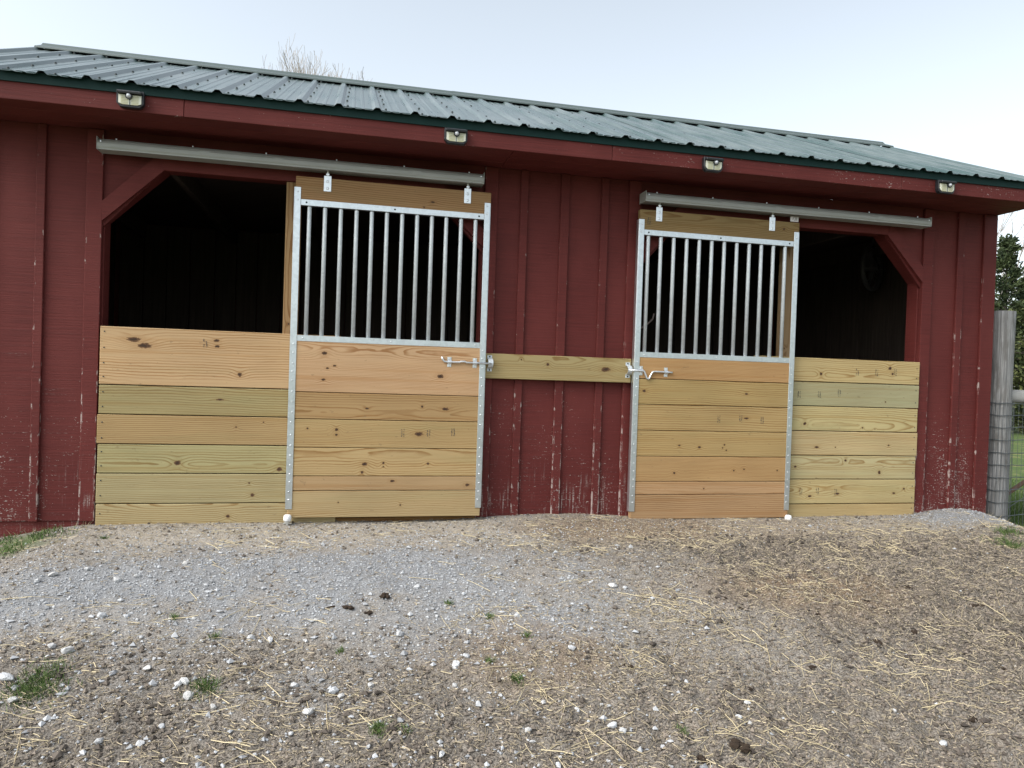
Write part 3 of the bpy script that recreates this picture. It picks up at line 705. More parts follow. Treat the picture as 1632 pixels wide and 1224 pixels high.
stamp(st_b, None, -.545, .0, -.0198, 99, (0, 0, 0))
# paper sticker on the header beside the right door
s = box('sticker', (3.405-orr[0], -.024, 2.096-orr[2]), (3.470-orr[0], -.0225, 2.132-orr[2]), STICK, dr, 0)
bm = bmesh.new()
for k in range(4):
    zz = .011-k*.0065
    for j in range(5):
        if rnd.random() < .8:
            a = -.022+j*.009; vs = [bm.verts.new((a+p*.007, -.0012, zz+q*.003)) for p, q in ((0, 0), (1, 0), (1, 1), (0, 1))]; bm.faces.new(vs)
link('sticker_print', bm_mesh(bm, 'sticker_print'), INK, s)

# bolt latches: parts of the doors; keepers: parts of the latch board
def band(parent, c, wdt=.026, hgt=.062, name='latch_bracket', deep=.016, rz=.0145):
    bm = bmesh.new(); x, y, z = c
    for sgn in (-1, 1): box_bm(bm, (x, y-.0012, z+sgn*(hgt/2-.009)), (wdt, .0024, .020), .0006)
    n = 8
    prev = None
    for k in range(n+1):
        a = math.pi*k/n; p = (y-.001-deep*math.sin(a), z+rz*math.cos(a))
        cur = [bm.verts.new((x-wdt/2, *p)), bm.verts.new((x+wdt/2, *p))]
        cur2 = [bm.verts.new((x-wdt/2, y-.001-(deep-.0025)*math.sin(a), z+(rz-.0025)*math.cos(a))), bm.verts.new((x+wdt/2, y-.001-(deep-.0025)*math.sin(a), z+(rz-.0025)*math.cos(a)))]
        if prev:
            bm.faces.new((prev[0][0], prev[0][1], cur[1], cur[0])); bm.faces.new((prev[1][1], prev[1][0], cur2[0], cur2[1]))
            bm.faces.new((prev[0][0], cur[0], cur2[0], prev[1][0])); bm.faces.new((prev[0][1], prev[1][1], cur2[1], cur[1]))
        prev = (cur, cur2)
    o = link(name, bm_mesh(bm, name), GALVB if parent is lb else ZINC, parent)
    screws('bracket_screws', o, [(x, z+hgt/2-.008), (x, z-hgt/2+.008)], y-.0024, .006, SCREW if parent is lb else ZINC)
    return o
def local(org, p): return tuple(a-b for a, b in zip(p, org))
yl = -.097
band(dl, local(ol, (.986, yl, 1.003))); band(dl, local(ol, (1.152, yl, 1.002)))
tube('latch_rod', [local(ol, p) for p in ((.936, yl-.012, 1.036), (.940, yl-.012, 1.018), (.952, yl-.011, 1.005), (.975, yl-.010, 1.003), (1.05, yl-.010, 1.003), (1.06, yl-.012, 1.008), (1.085, yl-.012, 1.009), (1.098, yl-.010, 1.003), (1.262, yl-.010, 1.002))], .0068, ZINC, dl)
band(dr, local(orr, (2.306, yl, .991))); band(dr, local(orr, (2.490, yl, .986)))
pts = [(2.218, 0, .992), (2.318, 0, .991), (2.328, 0, .986), (2.337, 0, .965), (2.346, 0, .942), (2.357, 0, .934), (2.368, 0, .942), (2.377, 0, .964), (2.388, 0, .983), (2.402, 0, .988), (2.515, 0, .986), (2.535, 0, .985)]
tube('latch_rod', [local(orr, (x, yl-.010, z)) for x, y, z in pts], .0068, ZINC, dr)
for kx, kz in ((1.258, 1.004), (2.226, .992)):
    band(lb, local((1.74, -.03, .905), (kx, -.058, kz)), .032, .104, 'latch_keeper', .052, .034)

# ------------------------------------------------------------------ door tracks
def track(x0, x1, z0, z1, label):
    org = ((x0+x1)/2, -.095, (z0+z1)/2); r = empty('door_track', org, label, 'door track', 'door tracks under the eave')
    Lh = (x1-x0)/2; H = (z1-z0)/2
    sec = [(.055, -H+.004), (.055, H), (.012, H+.001), (-.030, H-.004), (-.050, H-.018), (-.058, H-.034), (-.058, -H+.016), (-.054, -H+.008), (-.054, -H), (-.046, -H), (-.044, -H+.006)]
    bm = bmesh.new(); N = 14; rings = []
    for k in range(N+1):
        x = -Lh+2*Lh*k/N; dz = rnd.uniform(-.0008, .0008)
        rings.append([bm.verts.new((x, y, z+dz)) for y, z in sec])
    for A, B in zip(rings, rings[1:]):
        for i in range(len(sec)): j = (i+1) % len(sec); bm.faces.new((A[i], A[j], B[j], B[i]))
    bm.faces.new(rings[0]); bm.faces.new(list(reversed(rings[-1])))
    link('track_cover', bm_mesh(bm, 'track_cover'), TRACK, r)
    for sx in (-1, 1):
        e = box('end_cap', (sx*(Lh+.002)-.0018, -.059, -H-.001), (sx*(Lh+.002)+.0018, .055, H+.002), TRACK, r, .001)
        screws('end_bolt', r, [(sx*(Lh-.018), .010)], -.0575, .006)
    for k in range(6):
        x = -Lh+.09+k*(2*Lh-.18)/5
        bm = bmesh.new(); tube_bm(bm, [(x, -.022, H-.004), (x, -.022, H+.006)], .0042, 8); link('top_bolt', bm_mesh(bm, 'top_bolt'), ZINC, r)
        if k in (1, 2, 4): box('splice_clip', (x+.05, -.0588, -H+.02), (x+.10, -.0555, H-.028), TRACK, r, .0005)
    return r
track(-1.092, 1.163, 2.152, 2.222, 'long weathered grey steel track above the left sliding door')
track(2.280, 4.542, 2.137, 2.205, 'long weathered grey steel track above the right sliding door')

# ------------------------------------------------------------------ solar flood lights
def flood(x, z, wdt, label, roundb, lean):
    r = empty('solar_flood_light', (x, -.4215, z-.04), label, 'light', 'solar flood lights along the fascia')
    hw, h = wdt/2, .090
    c = .020 if not roundb else .012
    def outline(k):
        a = hw-k
        if roundb: return [(-a, h-k), (-a, .030), (-a+.006, .012+k*.6), (-a+.018, k), (a-.018, k), (a-.006, .012+k*.6), (a, .030), (a, h-k)]
        return [(-a, h-k), (-a, c), (-a+c, k), (a-c, k), (a, c), (a, h-k)]
    def pr(name, poly, y0, y1, mat, bev=.0):
        bm = bmesh.new(); prism_bm(bm, poly, y0, y1)
        if bev: bmesh.ops.bevel(bm, geom=list(bm.edges), offset=bev, segments=1, profile=.5, affect='EDGES')
        return link(name, bm_mesh(bm, name), mat, r)
    pr('housing', outline(0), -.034, -.002, BLACKP, .002)
    lens = pr('led_lens', [(a, min(b, h-.026)) for a, b in outline(.011)], -.0385, -.0335, CREAM)
    for k in range(6):
        for sx in (-1, 1):
            a0, a1 = (.008, hw-.024)
            lo, hi = sorted((sx*a0, sx*a1)); box('led_row', (lo, -.0400, .013+k*.0078), (hi, -.0386, .0165+k*.0078), LED, lens, 0)
    bm = bmesh.new(); prism_bm(bm, [(-.0018, .008), (.0018, .008), (.0018, .058), (-.0018, .058)], -.0412, -.0388); link('lens_divider', bm_mesh(bm, 'lens_divider'), CAPM, lens)
    bm = bmesh.new(); bmesh.ops.create_uvsphere(bm, u_segments=12, v_segments=8, radius=.0125)
    for v in bm.verts: v.co = v.co+Vector((.0+lean, -.047, .057))
    link('sensor_dome', bm_mesh(bm, 'sensor_dome', True), LENS, r)
    bm = bmesh.new(); bmesh.ops.create_cone(bm, cap_ends=True, segments=14, radius1=.0175, radius2=.0175, depth=.012)
    bmesh.ops.transform(bm, matrix=Matrix.Translation((lean, -.042, .056)) @ Matrix.Rotation(math.pi/2, 4, 'X'), verts=bm.verts)
    link('sensor_collar', bm_mesh(bm, 'sensor_collar'), BLACKP, r)
    cap = box('solar_cap', (-hw+.006, -.060, h-.020), (hw-.006, -.0025, h-.006), BLACKP, r, .003); cap.rotation_euler = (math.radians(10), 0, 0)
    p = box('solar_panel', (-hw+.013, -.024, .0072), (hw-.013, .024, .009), SOLAR, cap, 0)
    return r
flood(-.843, 2.352, .136, 'solar flood light on the fascia at the far left, angular housing', False, -.004)
flood(.935, 2.335, .136, 'solar flood light on the fascia above the left door track end', False, .002)
flood(2.607, 2.325, .132, 'solar flood light on the fascia above the right door', True, .012)
flood(4.384, 2.338, .136, 'solar flood light on the fascia nearest the right end of the roof', True, .014)

# ------------------------------------------------------------------ floor guide rollers
def roller(x, z, label):
    g0 = float(gz(x, -.12)); r = empty('guide_roller', (x, -.118, g0-.02), label, 'roller', 'white guide rollers at the door feet')
    zz = z-g0+.02
    prof = [(0, .024), (.014, .024), (.021, .019), (.024, .010), (.024, -.008), (.020, -.015), (0, -.015)]
    bm = bmesh.new(); rings = []
    for rr, h in prof: rings.append([bm.verts.new((max(rr, .0005)*math.cos(t), max(rr, .0005)*math.sin(t), zz+h)) for t in [2*math.pi*k/14 for k in range(14)]])
    for A, B in zip(rings, rings[1:]):
        for k in range(14): j = (k+1) % 14; bm.faces.new((A[k], A[j], B[j], B[k]))
    link('wheel', bm_mesh(bm, 'wheel', True), WHITEP, r)
    bm = bmesh.new(); tube_bm(bm, [(0, 0, zz-.022), (0, 0, zz-.016)], .019, 12); tube_bm(bm, [(0, 0, -.02), (0, 0, zz-.02)], .008, 8)
    box_bm(bm, (0, .035, zz-.030), (.05, .088, .006), .001)
    link('bracket', bm_mesh(bm, 'bracket'), ZINC, r)
roller(.013, .004, 'white guide roller at the foot of the left door'); roller(3.468, -.032, 'white guide roller at the foot of the right door')

# ------------------------------------------------------------------ things in the dark stalls
fan = empty('stall_fan', (4.93, .95, 2.0), 'round stall fan hung high inside the right opening', 'fan')
DG = simple('dusty_fan_metal', (.075, .072, .07), .6, .3, .2, 15)
ring = [(.19*math.cos(t), 0, .19*math.sin(t)) for t in [2*math.pi*k/24 for k in range(25)]]
bm = bmesh.new(); tube_bm(bm, ring, .02, 8, False); link('fan_ring', bm_mesh(bm, 'fan_ring', True), DG, fan)
for k in range(3):
    bm = bmesh.new()
    for a, b, ya, yb in ((.03, .17, -.03, .03),):
        t0 = 2*math.pi*k/3; p = [(a*math.cos(t0), ya, a*math.sin(t0)), (b*math.cos(t0), ya, b*math.sin(t0)), (b*math.cos(t0+.7), yb, b*math.sin(t0+.7)), (a*math.cos(t0+.9), yb, a*math.sin(t0+.9))]
        f1 = [bm.verts.new(q) for q in p]; f2 = [bm.verts.new((q[0], q[1]+.003, q[2])) for q in p]
        bm.faces.new(f1); bm.faces.new(list(reversed(f2)))
        for i in range(4): j = (i+1) % 4; bm.faces.new((f1[j], f1[i], f2[i], f2[j]))
    link('fan_blade', bm_mesh(bm, 'fan_blade'), DG, fan)
bm = bmesh.new()
for rr in (.06, .10, .14): tube_bm(bm, [(rr*math.cos(t), -.05, rr*math.sin(t)) for t in [2*math.pi*k/20 for k in range(21)]], .003, 5, False)
for k in range(8): t = math.pi*k/4; tube_bm(bm, [(.02*math.cos(t), -.055, .02*math.sin(t)), (.19*math.cos(t), -.02, .19*math.sin(t))], .003, 5)
tube_bm(bm, [(0, -.06, 0), (0, .06, 0)], .03, 10); tube_bm(bm, [(0, 0, .19), (0, 0, .262)], .01, 6)
link('fan_guard', bm_mesh(bm, 'fan_guard'), DG, fan)
fan.rotation_euler = (0, 0, math.radians(28))
st = empty('lead_strap', (2.43, .16, 1.31), 'thin lead strap looped inside the stall behind the right door bars', 'strap')
tube('webbing', [(-.10, 0, .0), (-.05, 0, -.012), (-.02, 0, -.006), (.02, 0, .02), (.06, 0, .06), (.07, -.0, .10)], .006, simple('dusty_strap', (.20, .15, .13), .8, 0, .2, 40), st)
tube('post_hook', [(-.10, 0, .0), (-.10, -.002, .03), (-.12, -.002, .04)], .004, GALV, st)

# ------------------------------------------------------------------ fence by the corner
def weathered_wood():
    n = NT('grey_weathered_timber'); tc = n.n('ShaderNodeTexCoord'); x, y, z = n.sep(tc.outputs['Object'])
    a = n.m_('ARCTAN2', y, x)
    f = n.noise(n.comb(n.m_('MULTIPLY', a, 14), 0, n.m_('MULTIPLY', z, 2.2)), 1, 5, .7); g = n.noise(n.comb(n.m_('MULTIPLY', a, 2.2), 3, n.m_('MULTIPLY', z, 5)), 1, 4, .6)
    c = n.mix(n.ss(.35, .68, f), (.13, .13, .13), (.40, .39, .38)); c = n.mix(n.ss(.46, .66, g), c, n.mix(f, (.10, .095, .09), (.25, .235, .22)))
    ck = n.ss(.70, .74, n.noise(n.comb(n.m_('MULTIPLY', a, 9), 8, n.m_('MULTIPLY', z, .9)), 1, 3))
    c = n.mix(ck, c, (.03, .028, .026)); n.bump(n.m_('SUBTRACT', f, ck), .6, .006)
    return n.fin(c, .9, spec=.15)
WTH = weathered_wood()
WIRE = simple('dull_fence_wire', (.085, .095, .10), .5, .4, .2, 30)
PX, PY, PR = 5.497, .125, .097
gp = float(gz(PX, PY))
fp = empty('wire_fence', (PX, PY, gp), 'woven wire fence on a thick weathered grey post beside the barn corner', 'fence')
bm = bmesh.new(); rings = []
for k in range(26):
    z = -.25+k*(1.575-gp+.25)/25
    rings.append([bm.verts.new(((PR+.004*math.sin(3*t+k*.4)+rnd.uniform(-.0015, .0015))*(1-.02*k/25)*math.cos(t), (PR+.004*math.sin(2*t+1))*math.sin(t), z)) for t in [2*math.pi*q/24 for q in range(24)]])
for A, B in zip(rings, rings[1:]):
    for k in range(24): j = (k+1) % 24; bm.faces.new((A[k], A[j], B[j], B[k]))
bm.faces.new(list(reversed(rings[0]))); bm.faces.new(rings[-1])
link('post', bm_mesh(bm, 'post', True), WTH, fp)
# wires run round the face of the post, then away to the right
wz = [.835, .738, .640, .540, .438, .340, .239, .137, .040, -.067, -.172]
def wire_path(z):
    p = []
    for k in range(13):
        t = math.radians(185+k*(360-185-40)/12); p.append(((PR+.009)*math.cos(t), (PR+.009)*math.sin(t), z-gp+.003*math.sin(k+z*9)))
    for q in np.linspace(.10, 9, 40): p.append((PR*.75+q, -PR*.65+q*.16, z-gp+.006*math.sin(q*5+z*11)))
    return p
bm = bmesh.new()
for z in wz: tube_bm(bm, wire_path(z), .0034, 5)
for k in range(9):
    t = math.radians(200+k*14.5); tube_bm(bm, [((PR+.010)*math.cos(t), (PR+.010)*math.sin(t), .845-gp), ((PR+.010)*math.cos(t), (PR+.010)*math.sin(t), -.175-gp)], .0021, 4)
for k in range(150):
    q = .03+k*.05; x = PR*.75+q; y = -PR*.65+q*.16
    tube_bm(bm, [(x, y, .838-gp), (x+.006*math.sin(k), y, .3-gp), (x, y, -.18-gp-.1*min(1, q/3))], .0017, 4)
tube_bm(bm, [(PR*.6, -.08, .0-gp), (PR+1.4, .10, .62-gp)], .0030, 5)
link('wire_mesh', bm_mesh(bm, 'wire_mesh'), WIRE, fp)
bm = bmesh.new(); tube_bm(bm, [(PR*.7, .03, .895-gp), (1.2, .18, .89-gp), (2.6, .42, .90-gp), (4.5, .72, .88-gp)], [.052, .055, .052, .05], 14)
tr = link('top_rail', bm_mesh(bm, 'top_rail', True), simple('silver_weathered_rail', (.34, .335, .32), .85, 0, .3, 12, .4, .1), fp)
for q in (4.5,):
    bm = bmesh.new(); tube_bm(bm, [(q, q*.16, -.4), (q, q*.16, 1.1-gp)], .07, 14); link('post', bm_mesh(bm, 'post', True), WTH, fp)
br = tag(tube('fallen_branch', [(5.62, .42, -.36), (5.75, .44, -.07), (6.0, .48, .035), (6.25, .52, .15), (6.7, .6, .26), (7.2, .7, .45)], [.02, .02, .019, .018, .015, .01], simple('brown_bark', (.15, .095, .07), .9, 0, .3, 30, .5, .1)), 'bare brown branch leaning behind the wire fence', 'branch')

# ------------------------------------------------------------------ trees beyond
BARK = simple('grey_bark', (.10, .085, .075), .95, 0, .3, 12, .5, .1)
TWIG = simple('pale_twigs', (.30, .275, .255), .95, 0, .2, 8, 0, .1)
def leaf_material(name, a, b):
    n = NT(name); t = n.attr('tint', 'GEOMETRY').outputs['Fac']; c = n.mix(t, a, b); n.fin(c, .8, spec=.2)
    n.p.inputs['Subsurface Weight'].default_value = 0; return n.m
CEDAR = leaf_material('cedar_foliage', (.018, .030, .016), (.075, .095, .038))
SHRUB = leaf_material('evergreen_shrub_foliage', (.024, .036, .014), (.115, .125, .045))
def leaves(pts, dirs, size, R, tints):
    n = len(pts); a = R.normal(size=(n, 3)); d = dirs+.5*R.normal(size=(n, 3)); d /= np.linalg.norm(d, axis=1)[:, None]
    s = np.cross(d, a); s /= np.linalg.norm(s, axis=1)[:, None]+1e-9
    L = size*R.uniform(.6, 1.4, (n, 1)); W_ = L*.22
    V = np.stack([pts, pts+d*L*.5+s*W_, pts+d*L, pts+d*L*.5-s*W_], 1).reshape(-1, 3)
    F = np.arange(4*n).reshape(n, 4); return V, F, np.repeat(tints, 4)
def conifer(x, y, h, wd, label, mat, seed, spire=True, nb=80, per=95):
    R = np.random.default_rng(seed); base = float(gz(x, y)); r = empty('evergreen_tree' if spire else 'evergreen_shrub', (x, y, base), label, 'tree' if spire else 'shrub', 'evergreens beyond the fence')
    bm = bmesh.new(); tube_bm(bm, [(0, 0, -.3), (.05, 0, h*.5), (0, 0, h*.97)], [wd*.07, wd*.045, .015], 8)
    P, D, Tn = [], [], []
    for k in range(nb):
        f = (k+.5)/nb; z = h*(.04+.95*f**.9); az = k*2.4+R.normal()*.4
        prof = ((1-f)**.75 if spire else math.sin(math.pi*min(1, .18+.80*f))**.7)
        L = wd*max(.06, prof)*R.uniform(.65, 1.18)
        dr = np.array([math.cos(az), math.sin(az), R.uniform(-.1, .45)]); tip = np.array([0, 0, z])+dr*L
        tube_bm(bm, [(0, 0, z), tuple(tip*.92+np.array([0, 0, z])*.08)], [.02, .006], 4)
        s = R.uniform(.15, 1.05, per)**.7; sp = .10*wd+.16*L*np.sqrt(s)
        p = np.array([0, 0, z])+s[:, None]*dr*L+R.normal(size=(per, 3))*sp[:, None]*np.array([.6, .6, .42]); P.append(p)
        D.append(np.tile(dr*.7+np.array([0, 0, .25]), (per, 1))); Tn.append(np.clip(R.uniform(.1, .8)+R.normal(size=per)*.2, 0, 1))
    link('trunk', bm_mesh(bm, 'trunk'), BARK, r)
    V, F, t = leaves(np.concatenate(P), np.concatenate(D), .135, R, np.concatenate(Tn))
    link('crown', np_mesh('crown', V, F, mat, {'tint': t}), None, r)
conifer(20.35, 14.25, 6.1, 1.15, 'dark cedar with a ragged pointed top just right of the barn corner', CEDAR, 1)
conifer(21.9, 14.9, 5.0, 1.4, 'lower dark evergreen right of the pointed cedar', CEDAR, 2, True, 80)
conifer(20.7, 13.1, 4.2, 1.5, 'yellowish green evergreen bush in front of the pointed cedar', SHRUB, 3, False, 90)
conifer(22.6, 13.0, 4.2, 1.9, 'broad dark evergreen bush at the right edge of the picture', CEDAR, 4, False, 100)
conifer(17.6, 15.6, 4.2, 1.8, 'dark evergreen mostly hidden behind the barn corner', CEDAR, 5, False, 90)
def bare_tree(x, y, h, label, seed, spread, thick, start=.25, depth=6, upr=.5, dense=4, wide=1.0, pct=.999):
    q = random.Random(seed); base = float(gz(x, y)); r = empty('bare_tree', (x, y, base), label, 'tree', 'leafless trees behind the barn')
    tb, cb = bmesh.new(), bmesh.new()
    def grow(p, d, L, rad, lev):
        pts = [p]; dd = d.copy()
        for k in range(4):
            dd = (dd+Vector((q.gauss(0, .10), q.gauss(0, .10), .04+q.gauss(0, .05)))).normalized(); pts.append(pts[-1]+dd*L/4)
        tube_bm(tb if lev < 2 else cb, pts, [max(.0042, rad*(1-.38*k/4)) for k in range(5)], 6 if lev < 2 else 3, False)
        if lev >= depth: return
        n = 3 if lev < dense else 2
        for k in range(n):
            i = q.choice((2, 3, 4)) if k else 4
            nd = (dd+Vector((q.gauss(0, spread), q.gauss(0, spread), upr*q.random()))).normalized()
            grow(pts[i], nd, L*q.uniform(.62, .85), rad*.60, lev+1)
    grow(Vector((0, 0, -.3)), Vector((0, 0, 1)), h*start, thick, 0)
    zz = sorted(v.co.z for v in cb.verts); top = zz[int(len(zz)*pct)]; s = h/top
    for b in (tb, cb):
        for v in b.verts: v.co = Vector((v.co.x*s*wide, v.co.y*s*wide, v.co.z*s))
    link('trunk', bm_mesh(tb, 'trunk'), BARK, r); link('crown', bm_mesh(cb, 'crown'), TWIG, r)
bare_tree(-2.45, 22, 11.55, 'tall leafless tree whose twigs show above the left part of the roof', 21, .36, .16, .22, 8, .85, 7, 1.0, .92)
bare_tree(23.2, 17.5, 9.4, 'leafless tree rising behind the evergreens at the right edge', 8, .45, .11, .26, 6, .5)
bare_tree(26.0, 21.0, 10.5, 'taller leafless tree farther off at the right edge', 12, .45, .12, .26, 6, .5)

# ------------------------------------------------------------------ loose cover on the ground
def stone_mat(name, a, b, rough=.85, sc=60):
    n = NT(name); t = n.attr('tint', 'GEOMETRY').outputs['Fac']; g = n.n('ShaderNodeNewGeometry')
    f = n.noise(g.outputs['Position'], sc, 4, .6); c = n.mix(n.m_('MULTIPLY_ADD', f, .5, n.m_('MULTIPLY', t, .7), clamp=True), a, b)
    n.bump(f, .3, .003); return n.fin(c, rough, spec=.2)
GRAVM = stone_mat('crushed_limestone', (.17, .174, .182), (.47, .478, .495))
CRUMB = stone_mat('dark_earth_crumbs', (.036, .030, .025), (.24, .20, .165))
CHAFF = stone_mat('tan_chaff', (.17, .125, .08), (.56, .47, .34))
STRAW = stone_mat('dry_straw', (.26, .205, .125), (.66, .56, .36), .7, 20)
LUMP = stone_mat('dark_lumps', (.026, .021, .018), (.13, .108, .09))
ROCKM = None
def octa(seed, k=10):
    R = np.random.default_rng(seed); out = []
    base = np.array([[1, 0, 0], [-1, 0, 0], [0, 1, 0], [0, -1, 0], [0, 0, 1], [0, 0, -1]], float)
    F = np.array([[0, 2, 4], [2, 1, 4], [1, 3, 4], [3, 0, 4], [2, 0, 5], [1, 2, 5], [3, 1, 5], [0, 3, 5]])
    return [(base*R.uniform(.6, 1.25, (6, 3))+R.normal(size=(6, 3))*.16) for _ in range(k)], F
OV, OF = octa(3)
def sample(nmax, dens, x0, x1, y0, y1, seed):
    R = np.random.default_rng(seed); x = R.uniform(x0, x1, nmax); y = R.uniform(y0, y1, nmax); k = R.random(nmax) < dens(x, y); return x[k], y[k], R
def grains(name, x, y, R, smin, smax, mat, label, flat=.7, pw=2.2):
    n = len(x); s = smin+(smax-smin)*R.random(n)**pw*1.0; a = R.uniform(0, 6.283, n); v = np.stack(OV)[R.integers(0, len(OV), n)]*s[:, None, None]
    v[:, :, 2] *= flat; ca, sa = np.cos(a)[:, None], np.sin(a)[:, None]
    vx = v[:, :, 0]*ca-v[:, :, 1]*sa+x[:, None]; vy = v[:, :, 0]*sa+v[:, :, 1]*ca+y[:, None]; vz = v[:, :, 2]+(G(x, y)+s*.25)[:, None]
    V = np.stack([vx, vy, vz], 2).reshape(-1, 3); F = (OF[None]+6*np.arange(n)[:, None, None]).reshape(-1, 3)
    o = link(name, np_mesh(name, V, F, mat, {'tint': np.repeat(R.random(n), 6)})); return tag(o, label, name.split('_')[-1], kind='stuff')
BX = (-1.8, 5.6, -2.7, -.02)
left = lambda x, y: sm(2.3, .6, x+.5*(y+1.5))
x, y, R = sample(150000, lambda x, y: np.clip(.62*ZG(x, y)+.10*ZT(x, y)+.07*left(x, y)+.01, 0, 1)*(1-ZV(x, y)), *BX, 41)
grains('fine_gravel', x, y, R, .002, .0085, GRAVM, 'fine blue grey crushed gravel spread before the left door')
x, y, R = sample(15000, lambda x, y: np.clip(.10*ZG(x, y)+.17*left(x, y)*sm(-1.0, -1.5, y)+.004, 0, 1)*(1-ZV(x, y)), *BX, 42)
grains('coarse_gravel', x, y, R, .007, .019, GRAVM, 'scattered coarse pale gravel in the left half of the yard')
x, y, R = sample(120000, lambda x, y: np.clip(.65*ZD(x, y)+.08, 0, 1)*(1-.9*ZG(x, y))*(1-ZV(x, y)), *BX, 43)
grains('earth_crumbs', x, y, R, .003, .013, CRUMB, 'dark crumbled earth over the right half of the yard', .8)
x, y, R = sample(22000, lambda x, y: np.clip(.9*ZD(x, y)*sm(.50, .68, fbm(x, y, 5, 90)), 0, 1)*(1-ZV(x, y)), *BX, 47)
grains('earth_lumps', x, y, R, .006, .021, LUMP, 'dark lumps of trampled earth in the right half of the yard', .75, 2.6)
x, y, R = sample(60000, lambda x, y: np.clip(.75*ZR(x, y)+.20*ZD(x, y)+.22*ZS(x, y)+.05, 0, 1)*(1-.8*ZG(x, y))*(1-ZV(x, y)), *BX, 44)
grains('tan_chaff', x, y, R, .0025, .0065, CHAFF, 'tan chaff littering the right half of the yard', .5)
def stalks(name, x, y, R, lmin, lmax, w, mat, label, lift=.003, bend=.05, tl=None):
    n = len(x); L = lmin+(lmax-lmin)*R.random(n)**2.0; a = R.uniform(0, math.pi, n)
    a = np.where(R.random(n) < .45, R.normal(0, .5, n), a); seg = 3; V = []; ww = w*R.uniform(.55, 1.6, n)
    cur = a.copy(); px, py = x-np.cos(a)*L/2, y-np.sin(a)*L/2; cv = R.normal(0, bend, n); ht = lift+R.random(n)*.006; tilt = R.normal(0, .03, n)*L
    for k in range(seg+1):
        z = G(px, py)+ht+tilt*(k/seg); sx, sy = -np.sin(cur)*ww, np.cos(cur)*ww
        V.append(np.stack([np.stack([px+sx, py+sy, z], 1), np.stack([px-sx, py-sy, z], 1), np.stack([px, py, z+ww*1.5], 1)], 1))
        px = px+np.cos(cur)*L/seg; py = py+np.sin(cur)*L/seg; cur = cur+cv
    V = np.stack(V, 1)                       # n, seg+1, 3, 3
    F = []
    for k in range(seg):
        for i in range(3): j = (i+1) % 3; F.append([k*3+i, k*3+j, (k+1)*3+j, (k+1)*3+i])
    F = (np.array(F)[None]+((seg+1)*3)*np.arange(n)[:, None, None]).reshape(-1, 4)
    t = np.repeat(R.random(n)*.9 if tl is None else tl, (seg+1)*3)
    o = link(name, np_mesh(name, V.reshape(-1, 3), F, mat, {'tint': t})); return tag(o, label, name.split('_')[-1], kind='stuff')
x, y, R = sample(24000, lambda x, y: np.clip(.75*ZS(x, y)*sm(.42, .64, fbm(x, y, 3.5, 88))*(1-.45*ZG(x, y)), 0, 1)*(1-ZV(x, y)), *BX, 45)
stalks('loose_straw', x, y, R, .02, .17, .0010, STRAW, 'loose straw stalks strewn over the yard')
x, y, R = sample(100000, lambda x, y: np.clip(.5*ZS(x, y)+.3*ZD(x, y)+.12, 0, 1)*(1-.75*ZG(x, y))*(1-ZV(x, y)), *BX, 46)
LITT = stone_mat('dry_litter', (.045, .034, .026), (.49, .41, .29), .9, 30)
stalks('plant_litter', x, y, R, .008, .035, .0011, LITT, 'short dry plant litter trodden into the yard', .002)

# grass
GRASS = leaf_material('grass_blades', (.035, .075, .016), (.125, .175, .055))
DRYG = leaf_material('dry_grass_blades', (.16, .12, .07), (.42, .35, .22))
def blades(x, y, R, h, w, spread=.35):
    n = len(x); a = R.uniform(0, 6.283, n); z = G(x, y)-.004; H = h*R.uniform(.5, 1.2, n); lx, ly = R.normal(0, spread, n)*H, R.normal(0, spread, n)*H
    cx, cy = np.cos(a)*w, np.sin(a)*w
    V = np.stack([np.stack([x-cx, y-cy, z], 1), np.stack([x+cx, y+cy, z], 1), np.stack([x+.45*lx+cx*.7, y+.45*ly+cy*.7, z+H*.6], 1), np.stack([x+.45*lx-cx*.7, y+.45*ly-cy*.7, z+H*.6], 1), np.stack([x+lx, y+ly, z+H], 1)], 1)
    b = 5*np.arange(n)[:, None]; F = np.concatenate([b+np.array([[0, 1, 2]]), b+np.array([[0, 2, 3]]), b+np.array([[3, 2, 4]])]); return V.reshape(-1, 3), F, np.repeat(R.random(n), 5)
x, y, R = sample(60000, lambda x, y: np.clip(ZV(x, y), 0, 1)*sm(11, 6, x), 5.4, 11, -.6, 6, 51)
V, F, t = blades(x, y, R, .075, .0032); tag(link('field_grass', np_mesh('field_grass', V, F, GRASS, {'tint': t})), 'green pasture grass behind the wire fence', 'grass', kind='stuff')
x, y, R = sample(9000, lambda x, y: np.clip(ell(x, y, -1.50, -.42, .24, .38, -.45), 0, 1)*sm(.35, .6, fbm(x, y, 9, 61)), -2.1, -1.0, -1.0, .0, 52)
V, F, t = blades(x, y, R, .032, .0024, .6); tag(link('grass_patch', np_mesh('grass_patch', V, F, GRASS, {'tint': t})), 'patch of short green grass by the skirt at the far left', 'grass')
x, y, R = sample(5000, lambda x, y: .55*ell(x, y, -1.35, -.10, .35, .08)+.3*ell(x, y, -1.25, -.5, .4, .12)+.5*ell(x, y, 5.35, -.05, .2, .1)+.25*ell(x, y, 5.5, -.4, .4, .3), -1.9, 5.8, -.8, 0, 53)
V, F, t = blades(x, y, R, .045, .0016, .8); tag(link('dry_grass', np_mesh('dry_grass', V, F, DRYG, {'tint': t})), 'dead grass wisps along the foot of the wall', 'grass', kind='stuff')
